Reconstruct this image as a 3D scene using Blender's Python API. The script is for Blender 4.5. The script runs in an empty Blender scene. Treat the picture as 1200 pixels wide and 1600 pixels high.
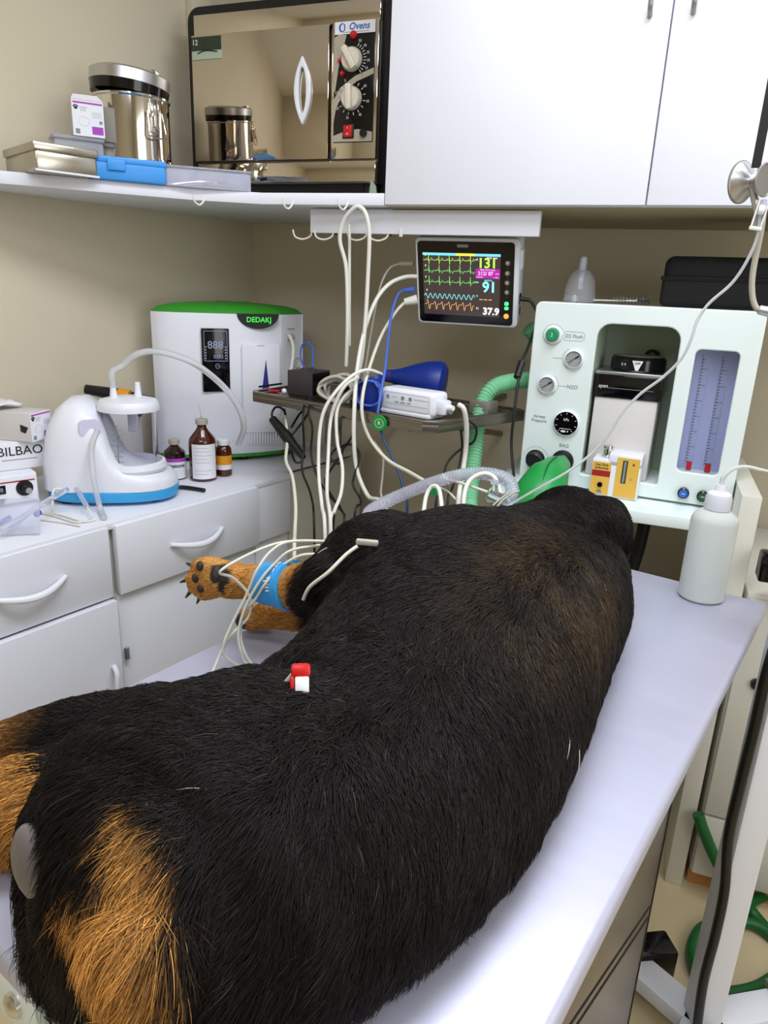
import bpy, bmesh, math, random
import numpy as np
from mathutils import Vector, Matrix, noise
random.seed(7)
rng = np.random.default_rng(7)
S = bpy.context.scene
COL = S.collection
PI = math.pi

# ------------------------------------------------------------------ camera, light, exposure
CAM = Vector((0.0, 0.0, 1.41))
FPX = 1112.0
def _axes(pitch, roll, yaw):
    p, r, y = (math.radians(k) for k in (pitch, roll, yaw))
    F = Vector((-math.sin(y) * math.cos(p), math.cos(y) * math.cos(p), -math.sin(p)))
    R = Vector((math.cos(y), math.sin(y), 0)); U = R.cross(F)
    return F, math.cos(r) * R + math.sin(r) * U, -math.sin(r) * R + math.cos(r) * U
AF, AR, AU = _axes(17.7, 2.4, 20)
cd = bpy.data.cameras.new('camera'); cam = bpy.data.objects.new('camera', cd); COL.objects.link(cam)
cd.sensor_fit = 'VERTICAL'; cd.sensor_height = 36; cd.lens = FPX / 1600 * 36; cd.clip_start = 0.02
m = Matrix((AR, AU, -AF)).transposed().to_4x4(); m.translation = CAM
cam.matrix_world = m
S.camera = cam

W = bpy.data.worlds.new('world'); S.world = W; W.use_nodes = True
W.node_tree.nodes['Background'].inputs[0].default_value = (0.88, 0.92, 1.0, 1)
W.node_tree.nodes['Background'].inputs[1].default_value = 0.3

def area(name, loc, size, power, color, target):
    l = bpy.data.lights.new(name, 'AREA'); l.shape = 'RECTANGLE'; l.size, l.size_y = size
    l.energy = power; l.color = color
    o = bpy.data.objects.new(name, l); COL.objects.link(o); o.location = loc
    o.rotation_euler = (Vector(target) - Vector(loc)).to_track_quat('-Z', 'Y').to_euler()
area('ceiling_tubes_front', (-0.05, 0.80, 2.62), (1.4, 0.6), 21, (0.86, 0.905, 1.0), (0.0, 0.75, 0))
area('side_fill', (1.50, 0.30, 1.60), (1.5, 1.4), 17, (0.89, 0.93, 1.0), (-1.3, 0.9, 1.3))  # added fill from the right to lift left wall and drawers, no real window
area('ceiling_tubes_rear', (0.0, -0.9, 2.62), (1.5, 0.6), 14, (0.86, 0.905, 1.0), (-0.2, 0.2, 0.3))
VS = S.view_settings
S.display_settings.display_device = 'sRGB'
VS.view_transform = 'Standard'; VS.look = 'None'; VS.exposure = 0.68; VS.gamma = 1.0; VS.use_curve_mapping = False

# ------------------------------------------------------------------ helpers
def at(px, py, y=None, z=None, v=None):
    """a point on the line of sight of a pixel, at a known distance y, height z or table offset v"""
    d = AF + (px - 600) / FPX * AR - (py - 800) / FPX * AU
    if y is not None: t = y / d.y
    elif z is not None: t = (z - CAM.z) / d.z
    else: t = v / d.dot(TV)
    return CAM + d * t
TU = Vector((0.2605, 0.9655, 0)); TV = Vector((0.9655, -0.2605, 0)); TZ = 0.88
def tb(u, v, z): return TU * u + TV * v + Vector((0, 0, TZ + z))      # table frame: along, across, above the top
CA = Vector((0.2504, 0.9681, 0)); CN = Vector((0.9681, -0.2504, 0)); CO = Vector((-1.095, 1.2, 0))
def ct(s, d, z): return CO + CA * s + CN * d + Vector((0, 0, z))      # counter frame: along, outward, height

def lin(c):
    return tuple(((k / 255) / 12.92 if k / 255 <= 0.04045 else ((k / 255 + 0.055) / 1.055) ** 2.4) for k in c) + (1,)
def mat(name, rgb, rough=0.5, metal=0.0, var=0.0, scale=20.0, bump=0.0, trans=0.0, ior=1.45, emit=None, es=1.0, coat=0.0, spec=0.5, stretch=None, alpha=1.0, rvar=0.0):
    M = bpy.data.materials.new(name); M.use_nodes = True
    nt = M.node_tree; P = nt.nodes['Principled BSDF']
    c = lin(rgb)
    P.inputs['Base Color'].default_value = c; P.inputs['Roughness'].default_value = rough; P.inputs['Metallic'].default_value = metal
    P.inputs['Transmission Weight'].default_value = trans; P.inputs['IOR'].default_value = ior
    P.inputs['Coat Weight'].default_value = coat; P.inputs['Specular IOR Level'].default_value = spec
    P.inputs['Alpha'].default_value = alpha
    if emit: P.inputs['Emission Color'].default_value = lin(emit); P.inputs['Emission Strength'].default_value = es
    if var or bump or rvar:
        tc = nt.nodes.new('ShaderNodeTexCoord'); mp = nt.nodes.new('ShaderNodeMapping'); nz = nt.nodes.new('ShaderNodeTexNoise')
        nz.inputs['Scale'].default_value = scale; nz.inputs['Detail'].default_value = 5
        if stretch: mp.inputs['Scale'].default_value = stretch
        nt.links.new(tc.outputs['Object'], mp.inputs[0]); nt.links.new(mp.outputs[0], nz.inputs['Vector'])
        if var:
            mx = nt.nodes.new('ShaderNodeMix'); mx.data_type = 'RGBA'
            mx.inputs['A'].default_value = tuple(k * (1 - var) for k in c[:3]) + (1,)
            mx.inputs['B'].default_value = tuple(min(1, k * (1 + var)) for k in c[:3]) + (1,)
            nt.links.new(nz.outputs[0], mx.inputs['Factor']); nt.links.new(mx.outputs['Result'], P.inputs['Base Color'])
        if rvar:
            mr = nt.nodes.new('ShaderNodeMapRange'); mr.inputs['To Min'].default_value = max(0, rough - rvar); mr.inputs['To Max'].default_value = rough + rvar
            nt.links.new(nz.outputs[0], mr.inputs['Value']); nt.links.new(mr.outputs[0], P.inputs['Roughness'])
        if bump:
            bp = nt.nodes.new('ShaderNodeBump'); bp.inputs['Strength'].default_value = bump; bp.inputs['Distance'].default_value = 0.002
            nt.links.new(nz.outputs[0], bp.inputs['Height']); nt.links.new(bp.outputs[0], P.inputs['Normal'])
    return M

M = dict(
    wall=mat('painted_wall', (208, 198, 174), 0.75, var=0.07, scale=3, bump=0.15),
    ceil=mat('ceiling_paint', (236, 234, 228), 0.8, var=0.02),
    floor=mat('cream_floor', (206, 188, 150), 0.4, var=0.12, scale=5),
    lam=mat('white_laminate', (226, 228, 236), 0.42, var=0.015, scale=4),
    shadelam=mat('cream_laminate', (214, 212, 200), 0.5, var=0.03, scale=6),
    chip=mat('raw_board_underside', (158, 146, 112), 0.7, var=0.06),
    gap=mat('dark_gap', (40, 36, 32), 0.8, var=0.1),
    plastic=mat('white_plastic', (228, 230, 238), 0.35, var=0.01),
    lilac=mat('pale_violet_plastic', (205, 204, 226), 0.4, var=0.02),
    mint=mat('mint_white_enamel', (222, 233, 230), 0.3, var=0.015, scale=6, coat=0.2),
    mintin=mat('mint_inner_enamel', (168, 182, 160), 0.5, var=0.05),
    black=mat('black_plastic', (20, 20, 22), 0.38, var=0.1),
    gloss=mat('gloss_black', (7, 7, 9), 0.12, var=0.1),
    rubber=mat('black_rubber', (11, 11, 12), 0.5, var=0.15),
    nylon=mat('black_nylon', (8, 7, 10), 0.8, var=0.3, scale=300, bump=0.5),
    steel=mat('brushed_steel', (196, 196, 198), 0.33, 1.0, var=0.06, scale=30, stretch=(3, 3, 40), rvar=0.05),
    chrome=mat('polished_chrome', (222, 218, 210), 0.07, 1.0, var=0.02),
    mirror=mat('mirror_steel', (206, 197, 184), 0.035, 1.0, var=0.01),
    dullsteel=mat('dull_steel', (132, 124, 112), 0.34, 1.0, var=0.25, scale=6, rvar=0.1),
    maskclear=mat('mask_plastic', (240, 242, 244), 0.1, trans=0.88, ior=1.2, var=0.01),
    table=mat('worn_table_steel', (188, 188, 206), 0.40, 0.35, var=0.05, scale=9, bump=0.05, stretch=(6, 1, 1), rvar=0.08),
    green=mat('green_plastic', (52, 150, 40), 0.4, var=0.08),
    bluebox=mat('blue_plastic', (54, 146, 224), 0.4, var=0.04),
    cyan=mat('cyan_band', (58, 160, 220), 0.35, var=0.04),
    navy=mat('navy_plastic', (52, 48, 140), 0.4, var=0.05),
    bluerub=mat('blue_rubber', (18, 44, 132), 0.4, var=0.1),
    amber=mat('amber_glass', (70, 26, 10), 0.06, var=0.1, coat=0.5),
    darkamber=mat('dark_amber_glass', (36, 16, 14), 0.06, var=0.1, coat=0.5),
    paper=mat('white_paper', (230, 230, 234), 0.7, var=0.02),
    greypaper=mat('grey_card', (206, 202, 198), 0.75, var=0.03),
    purple=mat('purple_print', (168, 62, 178), 0.6, var=0.03),
    orange=mat('orange_label', (226, 150, 30), 0.5, var=0.03),
    ochre=mat('ochre_label', (222, 176, 74), 0.5, var=0.03),
    red=mat('red_plastic', (196, 24, 22), 0.35, var=0.05),
    redtape=mat('dark_red_print', (160, 26, 34), 0.5, var=0.03),
    ink=mat('black_ink', (24, 24, 28), 0.6, var=0.05),
    greyink=mat('grey_ink', (128, 138, 138), 0.6, var=0.05),
    inkblue=mat('blue_ink', (44, 98, 180), 0.6, var=0.05),
    whiteink=mat('white_ink', (226, 226, 226), 0.6, var=0.02),
    tan_ink=mat('pale_band_print', (176, 166, 148), 0.4, var=0.04),
    ledgreen=mat('led_green_text', (50, 190, 60), 0.5, emit=(60, 220, 70), es=0.5, var=0.02),
    cable=mat('white_cable', (224, 222, 212), 0.42, var=0.03),
    lead=mat('cream_lead', (216, 214, 196), 0.45, var=0.03),
    greycable=mat('grey_cable', (176, 170, 156), 0.5, var=0.04),
    blackcable=mat('black_cable', (16, 16, 16), 0.42, var=0.1),
    bluecable=mat('blue_cable', (70, 104, 190), 0.45, var=0.05),
    tealcable=mat('dark_blue_cable', (36, 66, 110), 0.45, var=0.05),
    silicone=mat('milky_silicone', (232, 234, 236), 0.3, trans=0.6, ior=1.2, var=0.02),
    clear=mat('clear_plastic', (252, 253, 255), 0.04, trans=1.0, ior=1.10, var=0.01),
    frost=mat('frosted_plastic', (236, 238, 250), 0.2, trans=0.75, ior=1.15, var=0.02),
    jar=mat('clear_jar', (248, 247, 253), 0.04, trans=1.0, ior=1.10, var=0.01),
    bottle=mat('translucent_bottle', (240, 244, 240), 0.4, trans=0.45, ior=1.15, var=0.02),
    liquid=mat('clear_liquid', (226, 228, 214), 0.3, trans=0.3, ior=1.2, var=0.02),
    greenhose=mat('green_corrugated', (150, 226, 176), 0.35, trans=0.4, ior=1.15, var=0.04),
    greenbag=mat('green_bag', (26, 146, 66), 0.38, var=0.12, scale=14, bump=0.2),
    hose=mat('green_garden_hose', (16, 92, 40), 0.4, var=0.1),
    wood=mat('orange_wood', (190, 130, 78), 0.6, var=0.2, scale=12),
    blackbox=mat('dark_grey_case', (62, 54, 58), 0.45, var=0.08),
    gauge=mat('gauge_face', (204, 210, 206), 0.35, var=0.06, scale=60),
    tubeglass=mat('flowmeter_backing', (176, 182, 222), 0.25, var=0.04, scale=4),
    ivory=mat('ivory_knob', (222, 214, 196), 0.35, var=0.04),
    boxsteel=mat('satin_box_steel', (176, 170, 156), 0.28, 1.0, var=0.15, scale=8, rvar=0.08),
    greybox=mat('grey_steel_box', (150, 146, 138), 0.4, 0.6, var=0.08),
    bandage=mat('blue_bandage', (52, 158, 226), 0.65, var=0.08, scale=120, bump=0.5),
    skin=mat('bare_grey_skin', (108, 102, 100), 0.42, var=0.18, scale=50, bump=0.35),
    hoof=mat('dark_pad', (44, 36, 34), 0.6, var=0.2, scale=90, bump=0.6),
    eye=mat('wet_eye', (14, 9, 7), 0.05, var=0.1),
    screen=mat('lit_screen', (20, 18, 18), 0.15, emit=(74, 62, 62), es=0.5, var=0.02),
)
def glow(name, rgb, es=1.0): return mat(name, tuple(k * 0.15 for k in rgb), 0.5, emit=rgb, es=es, var=0.02)
G = dict(g=glow('trace_green', (170, 232, 80)), g2=glow('trace_mint', (120, 220, 110)), c=glow('trace_cyan', (130, 236, 240)), w=glow('trace_white', (240, 240, 246)),
         y=glow('trace_amber', (226, 172, 96)), m=glow('readout_magenta', (150, 30, 140)), p=glow('readout_pink', (240, 170, 236)), b=glow('bar_blue', (110, 196, 226)),
         ye=glow('bar_yellow', (236, 200, 70)), lg=glow('lamp_green', (60, 235, 110), 2.0), lo=glow('lamp_orange', (240, 170, 70), 0.9), lc=glow('display_segments', (150, 160, 190), 0.5))

class MB:
    """collects shapes, then links them as one mesh object"""
    def __init__(s): s.v = []; s.f = []; s.mi = []; s.ms = []
    def _m(s, m):
        if m not in s.ms: s.ms.append(m)
        return s.ms.index(m)
    def add(s, vs, fs, m, mx=None):
        k = len(s.v); i = s._m(m)
        s.v += [tuple(mx @ Vector(p)) if mx else tuple(p) for p in vs]
        s.f += [tuple(a + k for a in f) for f in fs]; s.mi += [i] * len(fs); return s
    def bm(s, bm, m, mx=None):
        bm.verts.index_update()
        s.add([v.co.copy() for v in bm.verts], [[v.index for v in f.verts] for f in bm.faces], m, mx); bm.free(); return s
    def box(s, a, b, m, r=0.0, seg=2, mx=None):
        bm = bmesh.new(); bmesh.ops.create_cube(bm, size=1)
        a, b = Vector(a), Vector(b); c = (a + b) / 2; d = b - a
        for v in bm.verts: v.co = Vector((v.co.x * d.x, v.co.y * d.y, v.co.z * d.z)) + c
        if r: bmesh.ops.bevel(bm, geom=list(bm.edges), offset=min(r, min(abs(k) for k in d) * 0.45), segments=seg, affect='EDGES', profile=0.5)
        return s.bm(bm, m, mx)
    def lathe(s, prof, m, c=(0, 0, 0), n=28, axis='z', mx=None):
        vs, fs = [], []
        for r, h in prof:
            for k in range(n):
                a = 2 * PI * k / n; vs.append((r * math.cos(a), r * math.sin(a), h))
        for i in range(len(prof) - 1):
            for k in range(n):
                fs.append((i * n + k, i * n + (k + 1) % n, (i + 1) * n + (k + 1) % n, (i + 1) * n + k))
        if prof[0][0] > 1e-6: fs.append(tuple(reversed(range(n))))
        if prof[-1][0] > 1e-6: fs.append(tuple(range((len(prof) - 1) * n, len(prof) * n)))
        R = {'z': Matrix.Identity(4), 'x': Matrix.Rotation(PI / 2, 4, 'Y'), '-y': Matrix.Rotation(PI / 2, 4, 'X'), 'y': Matrix.Rotation(-PI / 2, 4, 'X')}[axis]
        T = Matrix.Translation(c) @ R
        return s.add(vs, fs, m, mx @ T if mx else T)
    def cyl(s, p0, p1, r0, m, r1=None, n=16, mx=None):
        p0, p1 = Vector(p0), Vector(p1); d = p1 - p0
        T = Matrix.Translation(p0) @ d.to_track_quat('Z', 'Y').to_matrix().to_4x4()
        return s.lathe([(r0, 0), (r0 if r1 is None else r1, d.length)], m, n=n, mx=mx @ T if mx else T)
    def tube(s, pts, r, m, n=8, sub=6, mx=None, closed=False, radii=None):
        P = smooth(pts, sub) if sub > 1 else [Vector(p) for p in pts]
        vs, fs = [], []; N = None
        L = len(P)
        for i, p in enumerate(P):
            t = (P[min(i + 1, L - 1)] - P[max(i - 1, 0)]).normalized()
            if N is None: N = t.orthogonal().normalized()
            N = (N - t * N.dot(t)).normalized(); B = t.cross(N)
            rr = r if radii is None else radii(i / (L - 1), i)
            for k in range(n):
                a = 2 * PI * k / n; vs.append(p + (N * math.cos(a) + B * math.sin(a)) * rr)
        for i in range(L - 1):
            for k in range(n): fs.append((i * n + k, i * n + (k + 1) % n, (i + 1) * n + (k + 1) % n, (i + 1) * n + k))
        fs.append(tuple(reversed(range(n)))); fs.append(tuple(range((L - 1) * n, L * n)))
        return s.add(vs, fs, m, mx)
    def ball(s, c, r, m, seg=16, mx=None):
        bm = bmesh.new(); bmesh.ops.create_uvsphere(bm, u_segments=seg, v_segments=max(6, seg // 2), radius=1)
        r = Vector(r) if hasattr(r, '__len__') else Vector((r, r, r))
        for v in bm.verts: v.co = Vector((v.co.x * r.x, v.co.y * r.y, v.co.z * r.z)) + Vector(c)
        return s.bm(bm, m, mx)
    def prism(s, pts, z0, z1, m, mx=None, r=0.0, seg=2):
        """outline in xy, from z0 to z1"""
        bm = bmesh.new(); lo = [bm.verts.new((x, y, z0)) for x, y in pts]; hi = [bm.verts.new((x, y, z1)) for x, y in pts]
        n = len(pts); bm.faces.new(list(reversed(lo))); bm.faces.new(hi)
        for i in range(n): bm.faces.new((lo[i], lo[(i + 1) % n], hi[(i + 1) % n], hi[i]))
        bmesh.ops.recalc_face_normals(bm, faces=list(bm.faces))
        if r:
            es = [e for e in bm.edges if abs(e.verts[0].co.z - e.verts[1].co.z) < 1e-7]
            bmesh.ops.bevel(bm, geom=es, offset=r, segments=seg, affect='EDGES', profile=0.5)
        return s.bm(bm, m, mx)
    def plate(s, outline, holes, depth, m, mx=None, bevel=0.0):
        """flat plate with holes, outline in xy, thickness depth centred on z=0"""
        cu = bpy.data.curves.new('tmp', 'CURVE'); cu.dimensions = '2D'; cu.fill_mode = 'BOTH'; cu.extrude = depth / 2 - bevel; cu.bevel_depth = bevel; cu.bevel_resolution = 2; cu.offset = -bevel
        for pts in [outline] + list(holes):
            sp = cu.splines.new('POLY'); sp.points.add(len(pts) - 1); sp.use_cyclic_u = True
            for q, (x, y) in zip(sp.points, pts): q.co = (x, y, 0, 1)
        return s._cv(cu, m, mx)
    def text(s, body, size, m, mx=None, depth=0.0004, align='CENTER', shear=0.0, bold=0.0):
        cu = bpy.data.curves.new('tmp', 'FONT'); cu.body = body; cu.size = size; cu.align_x = align; cu.align_y = 'CENTER'; cu.extrude = depth; cu.shear = shear; cu.offset = bold; cu.resolution_u = 3
        return s._cv(cu, m, mx)
    def _cv(s, cu, m, mx):
        o = bpy.data.objects.new('tmp', cu); me = bpy.data.meshes.new_from_object(o)
        s.add([v.co.copy() for v in me.vertices], [list(p.vertices) for p in me.polygons], m, mx)
        bpy.data.objects.remove(o); bpy.data.curves.remove(cu); bpy.data.meshes.remove(me); return s
    def build(s, name, parent=None, label=None, sharp=32, stuff=None):
        me = bpy.data.meshes.new(name); me.from_pydata(s.v, [], s.f)
        for k in s.ms: me.materials.append(k)
        me.polygons.foreach_set('material_index', s.mi)
        me.polygons.foreach_set('use_smooth', [True] * len(s.f))
        bm = bmesh.new(); bm.from_mesh(me); bmesh.ops.recalc_face_normals(bm, faces=list(bm.faces)); bm.to_mesh(me); bm.free()
        me.set_sharp_from_angle(angle=math.radians(sharp)); me.update()
        o = bpy.data.objects.new(name, me); COL.objects.link(o)
        if parent: o.parent = parent
        if label: o['label'] = label
        return o

def smooth(pts, sub):
    P = [Vector(p) for p in pts]
    if len(P) < 3: return P
    out = []
    for i in range(len(P) - 1):
        a, b, c, d = P[max(i - 1, 0)], P[i], P[i + 1], P[min(i + 2, len(P) - 1)]
        for k in range(sub):
            t = k / sub
            out.append(0.5 * ((2 * b) + (c - a) * t + (2 * a - 5 * b + 4 * c - d) * t * t + (3 * b - a - 3 * c + d) * t ** 3))
    out.append(P[-1]); return out
def rrect(x0, y0, x1, y1, r, n=5):
    out = []
    for cx, cy, a0 in ((x1 - r, y1 - r, 0), (x0 + r, y1 - r, 90), (x0 + r, y0 + r, 180), (x1 - r, y0 + r, 270)):
        for k in range(n + 1):
            a = math.radians(a0 + 90 * k / n); out.append((cx + r * math.cos(a), cy + r * math.sin(a)))
    return out
def oval(cx, cy, rx, ry, n=28): return [(cx + rx * math.cos(2 * PI * k / n), cy + ry * math.sin(2 * PI * k / n)) for k in range(n)]
XZ = Matrix.Rotation(PI / 2, 4, 'X')                                   # drawing plane (x, y) -> upright (x, z) facing -y
def front(x=0, y=0, z=0, a=0): return Matrix.Translation((x, y, z)) @ XZ @ Matrix.Rotation(math.radians(a), 4, 'Z')
def tag(o, label, cat, group=None):
    o['label'] = label; o['category'] = cat
    if group: o['group'] = group
    return o
def thing(name, label, cat, loc=(0, 0, 0), rz=0.0, group=None, rx=0.0, ry=0.0):
    o = bpy.data.objects.new(name, None); COL.objects.link(o); o.empty_display_size = 0.05
    o.location = loc; o.rotation_euler = (math.radians(rx), math.radians(ry), math.radians(rz))
    return tag(o, label, cat, group)
def struct(o): o['kind'] = 'structure'; return o
def cable(name, label, cat, pts, r, m, group=None, n=8, sub=7):
    return tag(MB().tube(pts, r, m, n=n, sub=sub).build(name, sharp=60), label, cat, group)

# ------------------------------------------------------------------ the room
YB = 2.25; CX = -1.331
wl0 = Vector((CX, YB, 0)); wl1 = wl0 - CA * 4.4
def slab(p0, p1, z0, z1, t, m, name):
    d = (p1 - p0).normalized(); q = Vector((d.y, -d.x, 0)) * t
    pts = [(p0.x, p0.y), (p1.x, p1.y), (p1.x + q.x, p1.y + q.y), (p0.x + q.x, p0.y + q.y)]
    return struct(MB().prism(pts, z0, z1, m).build(name))
XR = 1.55; YF = -1.95
slab(Vector((XR, YB, 0)), Vector((CX, YB, 0)), 0, 2.7, 0.06, M['wall'], 'wall_back')
slab(Vector((CX, YB, 0)), Vector((wl1.x, wl1.y, 0)), 0, 2.7, 0.06, M['wall'], 'wall_left')
slab(Vector((XR, YF, 0)), Vector((XR, YB, 0)), 0, 2.7, 0.06, M['wall'], 'wall_right')
slab(Vector((wl1.x, YF, 0)), Vector((XR, YF, 0)), 0, 2.7, 0.06, M['wall'], 'wall_front')
base = [(CX, YB), (XR, YB), (XR, YF), (wl1.x, YF)]
struct(MB().prism(base, -0.05, 0, M['floor']).build('floor'))
struct(MB().prism(base, 2.7, 2.75, M['ceil']).build('ceiling'))
# narrow painted pilaster on the left wall beside the oven
pc = wl0 - CA * 0.22
mx = Matrix.Translation(pc) @ Matrix.Rotation(math.atan2(CA.y, CA.x), 4, 'Z')
struct(MB().box((-0.035, -0.035, 1.62), (0.035, 0.0, 2.7), M['wall'], 0.003, mx=mx).build('trim_1'))
# ------------------------------------------------------------------ base cabinets and worktop on the left
CAZ = math.degrees(math.atan2(CA.y, CA.x))
def bow(mb, x0, x1, z, m, y0=0.0, out=0.028, r=0.0065):
    n = 12; pts = []
    for i in range(n + 1):
        t = i / n; pts.append((x0 + (x1 - x0) * t, y0 - out * math.sin(PI * t) - 0.002, z - 0.012 * math.sin(PI * t)))
    return mb.tube(pts, r, m, sub=2, n=10, radii=lambda t, i: r * (0.75 + 0.5 * math.sin(PI * t)))
def base_unit(x0, x1, label, drawer_y, door_y, handle, body='lam', drawer_z=(0.705, 0.872), door_z=(0.09, 0.70)):
    t = thing('base_cabinet', label, 'cabinet', ct(x0, 0, 0), CAZ, 'fitted base units under the worktop')
    w = x1 - x0
    MB().box((0, 0.004, 0.08), (w, 0.44, 0.862), M['shadelam']).box((0.01, 0.05, 0), (w - 0.01, 0.43, 0.08), M['gap']).build('body', t)
    d = MB().box((0.003, drawer_y, drawer_z[0]), (w - 0.003, drawer_y + 0.018, drawer_z[1]), M[body], 0.0015).build('drawer', t)
    if handle: bow(MB(), handle[0], handle[1], handle[2], M['plastic'], drawer_y).build('handle', d)
    o = MB().box((0.003, door_y, door_z[0]), (w - 0.003, door_y + 0.018, door_z[1]), M[body], 0.0015).build('door', t)
    return t, o
tA, dA = base_unit(-0.62, -0.006, 'white base unit with bow-handled drawer below the small control box', -0.017, -0.030, (0.34, 0.50, 0.792))
MB().tube([(0.585, -0.034, 0.545), (0.583, -0.048, 0.53), (0.58, -0.05, 0.50), (0.583, -0.046, 0.475), (0.585, -0.034, 0.46)], 0.006, M['plastic']).build('handle', dA)
tB, dB = base_unit(0.004, 0.4535, 'white base unit with bow-handled drawer below the suction machine', -0.022, -0.006, (0.147, 0.313, 0.789))
mb = MB()
for k in range(4): mb.cyl((0.012, -0.014, 0.535 + 0.008 * k), (0.012, -0.014, 0.540 + 0.008 * k), 0.006, M['steel'], n=10)
mb.build('hinge', dB)
tC, dC = base_unit(0.4575, 0.597, 'narrow white base unit with a plain drawer front under the oxygen concentrator', -0.010, 0.001, None)
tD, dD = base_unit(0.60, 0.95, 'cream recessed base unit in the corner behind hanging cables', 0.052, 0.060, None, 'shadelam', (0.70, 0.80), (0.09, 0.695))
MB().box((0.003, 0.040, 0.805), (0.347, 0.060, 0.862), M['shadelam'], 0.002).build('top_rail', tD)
wt = MB().prism([(-0.66, -0.012), (0.60, -0.012), (0.60, 0.045), (0.952, 0.045), (0.952, 0.20), (0.955, 0.40), (0.9, 0.455), (-0.66, 0.465)], 0.864, 0.88, M['lam'], r=0.002)
o = wt.build('worktop'); o.location = ct(0, 0, 0); o.rotation_euler.z = math.radians(CAZ)
tag(o, 'white continuous worktop running over the base units along left wall', 'worktop')

# ------------------------------------------------------------------ wall cabinet, shelf, hook rail
t = thing('wall_cabinet', 'white two-door wall cabinet above the anaesthesia machine', 'wall cabinet', (-0.65, 1.70, 1.588))
MB().box((0, 0.02, 0), (1.35, 0.54, 0.86), M['lam'], 0.001).build('body', t)
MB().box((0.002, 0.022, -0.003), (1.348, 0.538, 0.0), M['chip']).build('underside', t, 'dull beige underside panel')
for x0, x1, hx in ((0.0, 0.583, 0.543), (0.586, 1.35, 0.622)):
    d = MB().box((x0, 0, 0.002), (x1, 0.018, 0.858), M['lam'], 0.0015).build('door', t)
    MB().tube([(hx, 0.0, 0.345), (hx, -0.02, 0.352), (hx, -0.026, 0.37), (hx, -0.026, 0.45), (hx, -0.02, 0.468), (hx, 0, 0.475)], 0.005, M['greybox']).build('handle', d)

t = thing('corner_shelf', 'white corner shelf carrying the oven and instrument boxes', 'shelf', (0, 0, 1.588))
sh = [(-0.652, 1.702), (-0.97, 1.685), (-1.114, 1.60), (-1.401, 1.302), (-1.575, 1.12), (-1.622, 1.13), (-1.336, 2.235), (-0.652, 2.245)]
MB().prism(sh, 0, 0.027, M['lam'], r=0.002).build('board', t)
def hook(mb, p, a, s=1.0):
    d = Vector((math.cos(a), math.sin(a), 0))
    P = [Vector(p), Vector(p) + Vector((0, 0, -0.012)) + d * 0.008, Vector(p) + Vector((0, 0, -0.018)) + d * 0.03 * s, Vector(p) + Vector((0, 0, -0.012)) + d * 0.05 * s, Vector(p) + Vector((0, 0, 0.004)) + d * 0.056 * s]
    return mb.tube(P, 0.0022, M['cable'], n=7)
for px, py in ((316, 306), (455, 312), (541, 313)):
    q = at(px, py, z=1.590); hook(MB(), (q.x, q.y + 0.012, 0.0), -1.9, 0.6).build('hook', t)
t = thing('hook_rail', 'white wall rail with screw hooks under the shelf and wall cabinet', 'hook rail', (-0.865, 1.742, 1.528))
MB().box((0, 0, 0), (0.577, 0.018, 0.055), M['lam'], 0.0015).build('board', t)
for x in (0.0, 0.06, 0.15, 0.207):
    hook(MB().cyl((x + 0.006, 0.006, -0.004), (x + 0.006, 0.006, 0.002), 0.006, M['gap'], n=8), (x + 0.006, 0.002, 0.002), PI + 0.3, 0.9).build('hook', t)
MB().box((0.241, -0.004, -0.006), (0.250, 0.0, 0.012), M['cable'], 0.001).build('clip', t)

# ------------------------------------------------------------------ oven
t = thing('sterilizing_oven', 'mirror-fronted steel sterilizing oven with dials on the corner shelf', 'oven', (-1.264, 1.85, 1.658))
MB().prism(rrect(-0.06, -0.038, 0.595, 0.445, 0.035), -0.29, -0.06, M['black'], mx=XZ).build('body', t)
MB().box((0.0, 0.012, 0.0), (0.529, 0.065, 0.405), M['dullsteel'], 0.002).build('chassis', t)
MB().box((0.0, 0.0, 0.358), (0.529, 0.012, 0.405), M['mirror'], 0.0012).build('top_strip', t)
MB().box((0.0, -0.002, 0.002), (0.529, 0.012, 0.051), M['mirror'], 0.0015).build('bottom_strip', t)
d = MB().box((0.0, -0.014, 0.055), (0.400, 0.010, 0.3545), M['mirror'], 0.0015).build('door', t)
h = MB().plate([(0.0225 * (1 - (k / 10) ** 2) , 0.076 * k / 10) for k in range(-10, 11)] + [(-0.0225 * (1 - (k / 10) ** 2), 0.076 * k / 10) for k in range(9, -10, -1)], [oval(0, 0, 0.0115, 0.052)], 0.012, M['plastic'], mx=front(0.332, -0.022, 0.211), bevel=0.002)
h.build('handle', d, 'white pointed oval handle')
s_ = MB().box((0.002, -0.0155, 0.298), (0.093, -0.014, 0.350), M['mintin']); s_.box((0.002, -0.0158, 0.318), (0.093, -0.0154, 0.350), mat('sticker_green', (40, 56, 40), 0.5, var=0.5, scale=60))
s_.tube([(0.02, -0.0158, 0.312), (0.045, -0.0158, 0.318), (0.08, -0.0158, 0.314)], 0.0015, M['ink']).text('12', 0.018, M['whiteink'], front(0.013, -0.0161, 0.337)).build('sticker', d)
p = MB().box((0.406, -0.006, 0.055), (0.529, 0.012, 0.358), M['mirror'], 0.0015).build('control_panel', t)
fp = MB().box((0.413, -0.009, 0.092), (0.521, -0.006, 0.358), M['gloss'], 0.001)
fp.plate([(0.413, 0.325), (0.425, 0.331), (0.445, 0.329), (0.425, 0.26), (0.417, 0.21), (0.413, 0.205)], [], 0.0006, M['tan_ink'], mx=XZ @ Matrix.Translation((0, 0, 0.0095)))
fp.plate([(0.414, 0.19), (0.43, 0.215), (0.47, 0.24), (0.52, 0.256), (0.52, 0.243), (0.475, 0.228), (0.44, 0.205), (0.42, 0.17), (0.414, 0.14)], [], 0.0006, M['tan_ink'], mx=XZ @ Matrix.Translation((0, 0, 0.0096)))
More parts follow.
